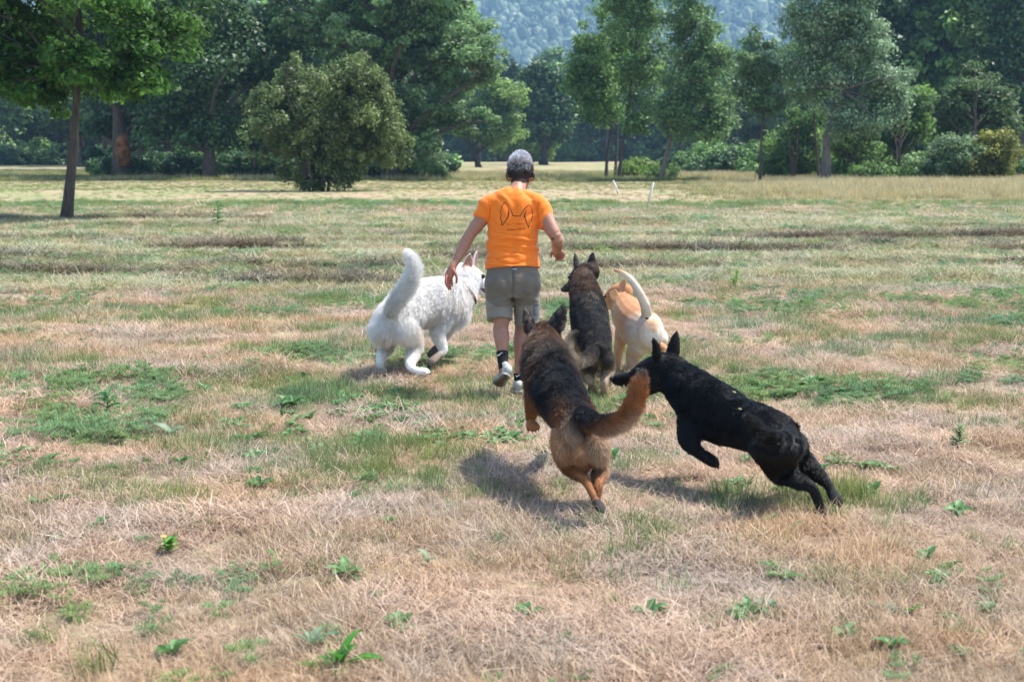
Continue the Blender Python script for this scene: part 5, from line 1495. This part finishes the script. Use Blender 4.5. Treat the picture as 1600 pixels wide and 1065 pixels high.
def ink(name, lines, proj, width, mat, parent, resample=1.2, off=.0012):
    """Flat ribbons lying on a cloth surface: lines of photo pixels (u, v, relative width)."""
    V, F = [], []
    for ln in lines:
        pts = []
        for k in range(len(ln) - 1):
            a, b = ln[k], ln[k + 1]
            L = math.hypot(b[0] - a[0], b[1] - a[1]); m_ = max(1, int(L / resample))
            for j in range(m_):
                t = j / m_
                pts.append((a[0] + (b[0] - a[0]) * t, a[1] + (b[1] - a[1]) * t, (a[2] if len(a) > 2 else 1) * (1 - t) + (b[2] if len(b) > 2 else 1) * t))
        pts.append((ln[-1][0], ln[-1][1], ln[-1][2] if len(ln[-1]) > 2 else 1))
        prev = None; P3 = []
        for (u, v, w) in pts:
            h = proj(u, v, off)
            if h: P3.append((h[0], h[1], w))
        for k in range(len(P3)):
            a = P3[max(0, k - 1)][0]; b = P3[min(len(P3) - 1, k + 1)][0]
            if (b - a).length < 1e-6: continue
            s_ = (b - a).normalized().cross(P3[k][1]).normalized() * width * P3[k][2] * .5
            V += [tuple(P3[k][0] + s_), tuple(P3[k][0] - s_)]
            if prev is not None: F.append([prev, prev + 1, len(V) - 1, len(V) - 2])
            prev = len(V) - 2
    me = mesh_np(name, V, np.array(F), mat, smooth=False)
    o = link(bpy.data.objects.new(name, me), parent); o['kind'] = 'stuff'; return o

proj = projector(shirt)
ink_mat = flat_mat('dark_red_brown_print', (.045, .008, .012), rough=.7)
faint = flat_mat('faint_print', (.22, .045, .012), rough=.7)
def Z1(pts): return [(770 + a / 15.2, 300 + b / 15.2, *(w,)) for a, b, w in pts]
outline = Z1([(205, 780, 1.3), (222, 700, 1.1), (175, 620, 1.1), (205, 570, .9), (185, 480, 1), (200, 400, .9), (240, 290, .9), (285, 245, .8), (330, 285, .8), (400, 390, 1), (440, 460, 1.1), (480, 560, 1.2),
              (560, 572, 1), (650, 572, 1), (690, 500, 1.1), (740, 420, 1), (800, 350, 1), (850, 312, .8), (890, 315, .8), (930, 420, .9), (950, 530, 1), (925, 630, 1), (915, 700, 1.2)])
tipr = Z1([(895, 700, .5), (872, 740, 1.2), (850, 850, 1.3), (820, 770, 1.2), (780, 650, 1.5), (750, 580, 1.8), (765, 500, 1.4), (800, 435, .5)])
inl = Z1([(365, 400, .5), (378, 450, 1.4), (384, 510, 1.8), (375, 570, 1.5), (330, 640, 1.2), (285, 710, 1.2), (235, 782, 1.2), (205, 780, 1.3)])
tuft1 = Z1([(350, 490, .5), (380, 520, 1.3), (355, 560, .5)]); tuft2 = Z1([(775, 530, .5), (752, 560, 1.3), (780, 600, .5)])
ink('ear_print', [outline, tipr, inl, tuft1, tuft2], proj, .0042, ink_mat, shirt)
lines = []
r_ = random.Random(4)
for (x0, x1, y0) in ((335, 450, 785), (470, 530, 765), (560, 745, 770), (330, 560, 912), (580, 790, 895)):
    x = x0; pl = []
    k = 0
    while x < x1:
        pl.append((x, y0 - (x - x0) * .05 + (-18 if k % 2 else 6) * (0.6 + r_.random()) - (28 if r_.random() < .12 else 0), .8)); x += 11 + r_.random() * 8; k += 1
    lines.append(Z1(pl))
seam_m = flat_mat('orange_seam', (.62, .11, .008), rough=.8)
ink('sleeve_seam', [[(762, 311, 1), (766, 325, 1), (765, 338, 1), (762, 347, 1)], [(842, 312, 1), (840, 328, 1), (842, 345, 1), (845, 357, 1)]], proj, .0035, seam_m, shirt)
ink('hem_stitching', [[(742, 333.5, 1), (752, 338.5, 1), (760, 342, 1)], [(847, 353.5, 1), (856, 352, 1), (864, 348, 1)], [(762, 414.5, 1), (780, 415.3, 1), (801, 415.6, 1), (822, 415, 1), (841, 413.6, 1)], [(796, 303.5, 1), (806, 305, 1), (816, 303, 1)]], proj, .0022, seam_m, shirt)
ink('script_print', lines, proj, .0024, faint, shirt, resample=.5)

# ---- shorts
Q1 = (0.150, 0.128, 0.102); Q2 = (0.215, 0.190, 0.157)
CUR.update(t=Q1, s=Q1, b=Q1, h=0.0)
H_ = Body()
H_.loft(rows5([(801, 412, 9.50, 37.5, 24), (801, 424, 9.49, 41, 27), (801, 440, 9.48, 44, 30), (801, 456, 9.475, 43.5, 29), (801, 466, 9.47, 38, 26)]), up=FW, cap='flat', n=40)
H_.loft(rows5([(782, 440, 9.475, 23, 29), (780, 462, 9.465, 22.5, 27), (780, 482, 9.445, 21, 23), (780.5, 500, 9.42, 20.2, 22)]), up=FW, cap='flat', n=28)
H_.loft(rows5([(820, 440, 9.485, 23, 29), (822, 464, 9.50, 22.5, 27), (823, 486, 9.51, 20.5, 23), (823, 508, 9.515, 19.6, 22)]), up=FW, cap='flat', n=28)
H_.ball(at(782.5, 446, 9.42), .075, axis=(1, 0, 0), r2=.078, r3=.095); H_.ball(at(820.5, 446, 9.43), .075, axis=(1, 0, 0), r2=.078, r3=.095)
def shorts_folds(co, no):
    x, y, z = co[:, 0], co[:, 1], co[:, 2]
    d = (fbm(np.stack([x * 8, y * 8, z * 14], 1), 1, 70) - .5) * .008
    n1 = vnoise(np.stack([x * 7, y * 5, (z + .35 * np.abs(x - at(801, 450, 9.4).x)) * 45], 1), 1, 71)
    k = np.exp(-((z - zz(470)) / .05) ** 2)
    d += (n1 - .5) * .010 * (.35 + k)
    d -= .012 * np.exp(-((x - at(801.5, 450, 9.4).x) / .008) ** 2) * (no[:, 1] < 0) * (z > zz(470))
    return d
H_.finish('shorts', attr_mat('grey_shorts_cloth', rough=.8, spec=.2, sheen=.15, noise=.06, nscale=200), person, voxel=.0055, smooth=3, disp=shorts_folds)
def shorts_paint(co, col):
    x, z = co[:, 0], co[:, 2]
    xc = np.where(x < at(801, 450, 9.4).x, at(781, 450, 9.4).x, at(823, 450, 9.4).x)
    line = zz(478) + ((x - xc) / .09) ** 2 * .035 + (x - xc) * .12 * np.sign(xc - at(801, 450, 9.4).x)
    k = np.clip((line - z) / .006, 0, 1)[:, None]
    out = col * (1 - k) + np.array([Q2]) * k
    pk = (x > at(833, 480, 9.4).x) & (z < zz(476)) & (z > zz(502)) & (co[:, 1] < 9.53)
    out[pk] = out[pk] * .35 + np.array([.03, .045, .06])
    return out * (.92 + .16 * fbm(co, 18, 77)[:, None])
H_.paint(shorts_paint)
shorts = H_.ob
pj = projector(shorts)
ink('side_seam', [[(801.5, 424, .8), (802, 440, 1), (801.5, 458, 1)], [(764, 495, 1), (772, 498, 1), (782, 499, 1), (796, 496.5, 1)]], pj, .002, flat_mat('grey_thread', (.07, .065, .055)), shorts)
pl_ = projector(shirt, shorts)
ink('waist_label', [[(800, 420.5, 1), (807, 420.7, 1)]], pl_, .010, flat_mat('pale_grey_label', (.42, .42, .46)), shorts, off=.004)

# ---- socks and shoes
CUR.update(t=(.012, .012, .013), s=(.012, .012, .013), b=(.012, .012, .013))
sock_mat = flat_mat('black_sock_knit', (.011, .011, .012), rough=.9, scale=300, bump=.4)
socks = []
for rows in ([(785, 548.5, 9.34, 10, 10.6), (785.5, 558, 9.325, 9, 9.8), (786, 568, 9.30, 8, 9.4), (787, 577, 9.28, 7.6, 9.6)],
             [(811, 582.5, 9.482, 8.8, 9.4), (811, 590, 9.48, 8, 9), (811, 597, 9.475, 7.6, 9.2), (811, 604, 9.48, 8, 11)]):
    b = Body(); b.loft(rows5(rows), up=FW, cap='flat')
    o = b.finish('sock', sock_mat, person, voxel=.004, smooth=2, disp=lambda co, no: (vnoise(co * np.array([[1, 1, 4.]]), 30, 3) - .5) * .003); b.paint(); socks.append(o)
white_ink = flat_mat('white_print', (.75, .75, .75))
ink('tick_logo', [[(777, 553.2, .9), (778.2, 555.4, 1.7), (780.5, 554.0, 1.3), (783, 551.4, .8), (786, 548.8 + 1.2, .25)]], projector(socks[0]), .0058, white_ink, socks[0])
ink('tick_logo', [[(806, 586, .9), (807.3, 588, 1.7), (809.3, 587, 1.3), (812, 585, .6)]], projector(socks[1]), .005, white_ink, socks[1])
SH = (0.50, 0.49, 0.45); SO = (0.42, 0.40, 0.37); SD = (0.10, 0.075, 0.055)
shoe_up = attr_mat('worn_grey_white_trainer', rough=.7, noise=.18, nscale=60)
sole_m = attr_mat('dirty_rubber_sole', rough=.85, noise=.35, nscale=50)
def shoe(heel, toe, upv, collar):
    heel, toe = Vector(heel), Vector(toe)
    f = (toe - heel).normalized(); L = (toe - heel).length
    u = Vector(upv); u = (u - f * u.dot(f)).normalized(); l = u.cross(f)
    def X(a, b, c): return heel + f * a * L + l * b + u * c
    CUR.update(t=SH, s=SH, b=SH)
    b = Body()
    b.loft([(X(.02, 0, .048), .030, .034), (X(.14, 0, .052), .035, .040), (X(.35, 0, .050), .037, .040), (X(.6, 0, .038), .043, .030), (X(.82, 0, .028), .042, .020), (X(.97, 0, .022), .028, .012)], up=u)
    b.loft([(X(.16, 0, .06), .036, .042), (Vector(collar), .035, .043)], up=f, cap='flat')
    o = b.finish('shoe', shoe_up, person, voxel=.0045, smooth=3)
    def pt(co, col):
        n = fbm(co, 25, 4)[:, None]
        return col * (.6 + .6 * n) * np.where(n > .58, .75, 1)
    b.paint(pt)
    CUR.update(t=SO, s=SO, b=SD)
    b2 = Body()
    b2.loft([(X(-.02, 0, .010), .030, .014), (X(.15, 0, .010), .037, .016), (X(.38, 0, .010), .035, .014), (X(.65, 0, .010), .047, .014), (X(.88, 0, .012), .043, .013), (X(1.02, 0, .018), .026, .010)], up=u, n=26)
    def grooves(co, no):
        r = co - np.array(tuple(heel)); a = r @ np.array(tuple(f)); w = r @ np.array(tuple(l))
        dn = (no @ np.array(tuple(u))) < -.5
        return np.where(dn & ((np.sin(a * 330 + np.sin(w * 90) * 1.5) > .55) | (np.abs(np.sin(w * 110)) > .93)), -.004, 0)
    s = b2.finish('sole', sole_m, o, voxel=.004, smooth=2, disp=grooves); b2.paint()
    m = Mesher()
    for k in range(4):
        a = .40 + k * .07
        m.tube([X(a, -.022, .082 - k * .008), X(a + .02, 0, .091 - k * .009), X(a, .022, .082 - k * .008)], [.003] * 3, n=6)
    lc = m.obj('laces', flat_mat('white_lace', (.6, .6, .58)), o); lc['kind'] = 'stuff'
    return o
shoe(at(790, 588, 9.20), at(775, 604, 9.42), (0.25, 0.75, 0.65), at(787, 571, 9.295))
shoe(at(811, 614.5, 9.42), at(809, 610.5, 9.69) + Vector((0, 0, -0.0)), (0, 0, 1), at(811, 598, 9.475))
# thin neck chain
m = Mesher()
m.tube([at(u, v, Y) for u, v, Y in ((795, 294, 9.60), (799, 298, 9.56), (806, 300, 9.545), (813, 299.5, 9.56), (819, 296, 9.61))], [.0018] * 5, n=6)
m.obj('neck_chain', flat_mat('tarnished_chain', (.12, .10, .09), rough=.35), person)

# two dry leaf scraps caught on the black dog's back
pe = projector(DOG_E.ob)
for (u, v) in ((1147, 616), (1158, 641)):
    h_ = pe(u, v, .012)
    if h_: small_ball('leaf_scrap', h_[0], .011, .006, .004, flat_mat('dry_leaf_scrap', (.42, .34, .18)), DOG_E.ob.parent, (1, .3, -.4), seg=8)
# ------------------------------------------------------------------ single weeds
def leaf_blade(L, W, seed, curl=.5, col=(.06, .16, .03), fold=.25):
    r = np.random.default_rng(seed); n = 7; V, C = [], []
    for k in range(n):
        t = k / (n - 1); w = W * (math.sin(math.pi * min(1, t * .93 + .05)) ** .8) * (1 - .25 * t)
        x = L * (t - .12 * curl * t * t); z = L * (.45 * t - curl * .75 * t * t)
        for s in (-1, 0, 1):
            V.append((x, s * w * .5, z + (abs(s) * w * fold) + r.normal() * .002)); C.append(tuple(c * (1.25 if s == 0 else .85 + .3 * r.random()) for c in col))
    q = [[k * 3 + j, k * 3 + j + 1, k * 3 + j + 4, k * 3 + j + 3] for k in range(n - 1) for j in (0, 1)]
    return A(V), A(q), A(C)
weed_mat = attr_mat('weed_leaf', rough=.5, spec=.4, translucent=.35)
stem_mat = flat_mat('weed_stem', (.16, .20, .08))
def weed(u, v, label, n, L, W, col, seed, tilt=(-.1, .7), stem=0.0, cat='weed', curl=.6, name='weed'):
    r = np.random.default_rng(seed); b = gb(u, v)
    root = empty(name, b, label, cat)
    protos = []
    for k in range(3):
        V, q, C = leaf_blade(L * (.8 + .2 * k), W * (1.1 - .1 * k), seed + k, curl, col)
        me = mesh_np('leaf', V, q, weed_mat); set_col(me, C); protos.append(me)
    if stem > 0:
        m = Mesher(); m.tube([Vector((0, 0, -.02)), Vector((.01, 0, stem * .5)), Vector((.02, .01, stem))], [.005, .004, .002], n=6)
        o = bpy.data.objects.new('stem', m.mesh('weed_stem', stem_mat)); sc.collection.objects.link(o); o.parent = root
    for k in range(n):
        o = bpy.data.objects.new('leaf', protos[k % 3]); sc.collection.objects.link(o); o.parent = root
        t = k / max(1, n - 1)
        o.location = (.02 * t * (stem > 0), 0, .01 + stem * (t ** .8) * (stem > 0))
        o.rotation_euler = (r.normal() * .2, -(tilt[0] + (tilt[1] - tilt[0]) * r.random()), 2.4 * k + r.normal() * .3)
        s = (.75 + .5 * r.random()) * (1 - .5 * t * (stem > 0)); o.scale = (s, s, s)
    return root
BR_G = (.07, .24, .03); GR_G = (.18, .27, .16); MD_G = (.07, .17, .05)
weed(532, 1052, 'rosette of broad bright green leaves at the very bottom of the meadow', 11, .105, .042, BR_G, 1, (.0, 1.0))
weed(486, 1018, 'small rosette of pointed grey green leaves just above the bright green rosette', 6, .10, .030, GR_G, 2, (.1, .9))
weed(166, 660, 'upright leafy weed with a short spike of leaves in pale straw at the left', 13, .13, .05, MD_G, 3, (-.2, .5), stem=.14)
weed(268, 684, 'low weed with two grey leaves beside the upright leafy weed', 5, .12, .06, GR_G, 4, (.0, .6))
weed(152, 826, 'low spreading green weed in the dry grass near the left edge', 8, .09, .035, MD_G, 5, (-.1, .4))
weed(188, 903, 'single upright dark green leaf in bare dry grass', 2, .075, .04, MD_G, 6, (.7, 1.1))
weed(432, 884, 'tiny weed with four leaves in reddish dry grass', 4, .06, .03, BR_G, 7, (.0, .6))
weed(586, 946, 'tiny grey green weed among dry stalks above the bottom edge', 4, .06, .025, GR_G, 8, (.0, .6))
weed(668, 888, 'pale green leaf pair under the green tuft in the foreground', 3, .06, .03, GR_G, 9, (.2, .8))
weed(1226, 913, 'flat pale green rosette in the foreground below the black dog', 6, .07, .045, (.16, .26, .10), 10, (-.1, .3))
weed(1196, 960, 'small blue green weed with a dry stalk, below the flat pale rosette', 5, .07, .03, (.08, .20, .12), 11, (.0, .6))
weed(1422, 966, 'round light green sprout in the right foreground', 6, .045, .035, (.15, .30, .06), 12, (.2, .8))
weed(1474, 974, 'spreading green weed just right of the round light sprout', 8, .06, .03, (.08, .19, .08), 13, (-.1, .3))
weed(1385, 964, 'long leaved blue green weed just left of the round light sprout', 4, .09, .03, (.12, .24, .15), 14, (-.1, .4))
weed(1150, 980, 'small dark green leaves in the foreground, lowest weed right of centre', 4, .06, .035, MD_G, 15, (.0, .5))
weed(262, 868, 'bright green trefoil patch with a yellow flower in the left foreground', 26, .06, .03, (.12, .30, .04), 16, (-.2, .9), stem=.05)
weed(1495, 700, 'feathery pale green mound on the right, behind the black dog', 60, .075, .016, (.20, .32, .15), 17, (-.1, 1.0), stem=.13)
weed(455, 640, 'patch of broad green dock leaves left of the person', 16, .12, .055, MD_G, 18, (-.2, .5), stem=.04)
weed(1148, 455, 'yellow green leafy sprout standing alone in the hay beyond the tan dog', 14, .12, .06, (.16, .30, .05), 19, (-.1, .8), stem=.22)
b_ = weed(340, 358, 'leafy sapling shoot at the field edge right of the lone left tree', 22, .22, .13, (.07, .19, .04), 20, (-.2, .5), stem=.55)
weed(241, 352, 'bare thin twiggy plant between the lone tree and the leafy shoot', 8, .10, .03, (.10, .14, .06), 21, (.2, 1.0), stem=.60)
# yellow flower heads
yel = flat_mat('yellow_petals', (.75, .55, .03))
m = Mesher()
for (u, v) in ((257, 852),):
    p = gb(u, v + 12) + Vector((0, 0, .06))
    for k in range(6):
        a = k * 1.047; m.add(A([p, p + Vector((math.cos(a) * .014, math.sin(a) * .014, .004)), p + Vector((math.cos(a + .7) * .014, math.sin(a + .7) * .014, .004))]), None, A([[0, 1, 2]]))
fl = m.obj('flower', yel, [o for o in sc.objects if o.get('label', '').startswith('bright green trefoil')][0], smooth=False); fl['kind'] = 'stuff'
# clumps of broad leaves past counting
bw = []
for k in range(4):
    parts = []
    r = np.random.default_rng(500 + k)
    m = Mesher()
    for j in range(7):
        V, q, C = leaf_blade(.075, .038, 510 + k * 9 + j, .6, ((.07, .18, .05), (.13, .26, .09))[j % 2])
        a = j * 2.4 + r.random(); ti = r.random() * .6
        R = Matrix.Rotation(a, 3, 'Z') @ Matrix.Rotation(-ti, 3, 'Y'); m.add(V @ A(R).T, q, None, C)
    bw.append(m.mesh('broadleaf', weed_mat))
coll_bw = proto_coll('broadleaf_rosettes', bw)
P_b = []; r = np.random.default_rng(77)
for (u0, u1, v0, v1, n) in ((430, 560, 615, 660, 26), (560, 840, 640, 700, 80), (600, 700, 560, 640, 20), (320, 480, 650, 700, 16), (480, 720, 455, 470, 60), (560, 760, 462, 480, 40), (1300, 1400, 715, 735, 12), (1160, 1330, 590, 625, 40), (1000, 1060, 650, 670, 6), (0, 60, 715, 730, 5), (900, 1600, 325, 345, 90), (330, 800, 325, 345, 60), (0, 1600, 480, 1040, 90)):
    for k in range(n):
        p = ground_at(u0 + (u1 - u0) * r.random(), v0 + (v1 - v0) * r.random()); P_b.append((p.x, p.y, (.5 + .7 * r.random()) * (1.6 if v1 < 350 else 1)))
P_b = A(P_b); n = len(P_b)
scatter('broadleaf_weeds', coll_bw, np.stack([P_b[:, 0], P_b[:, 1], gheight(P_b[:, 0], P_b[:, 1]) + .01], 1), np.stack([r.normal(0, .15, n), r.normal(0, .15, n), r.random(n) * 6.28], 1), np.stack([P_b[:, 2]] * 3, 1), r.integers(0, 4, n),
        'low broad leaved weeds scattered through the grass', 'weeds')
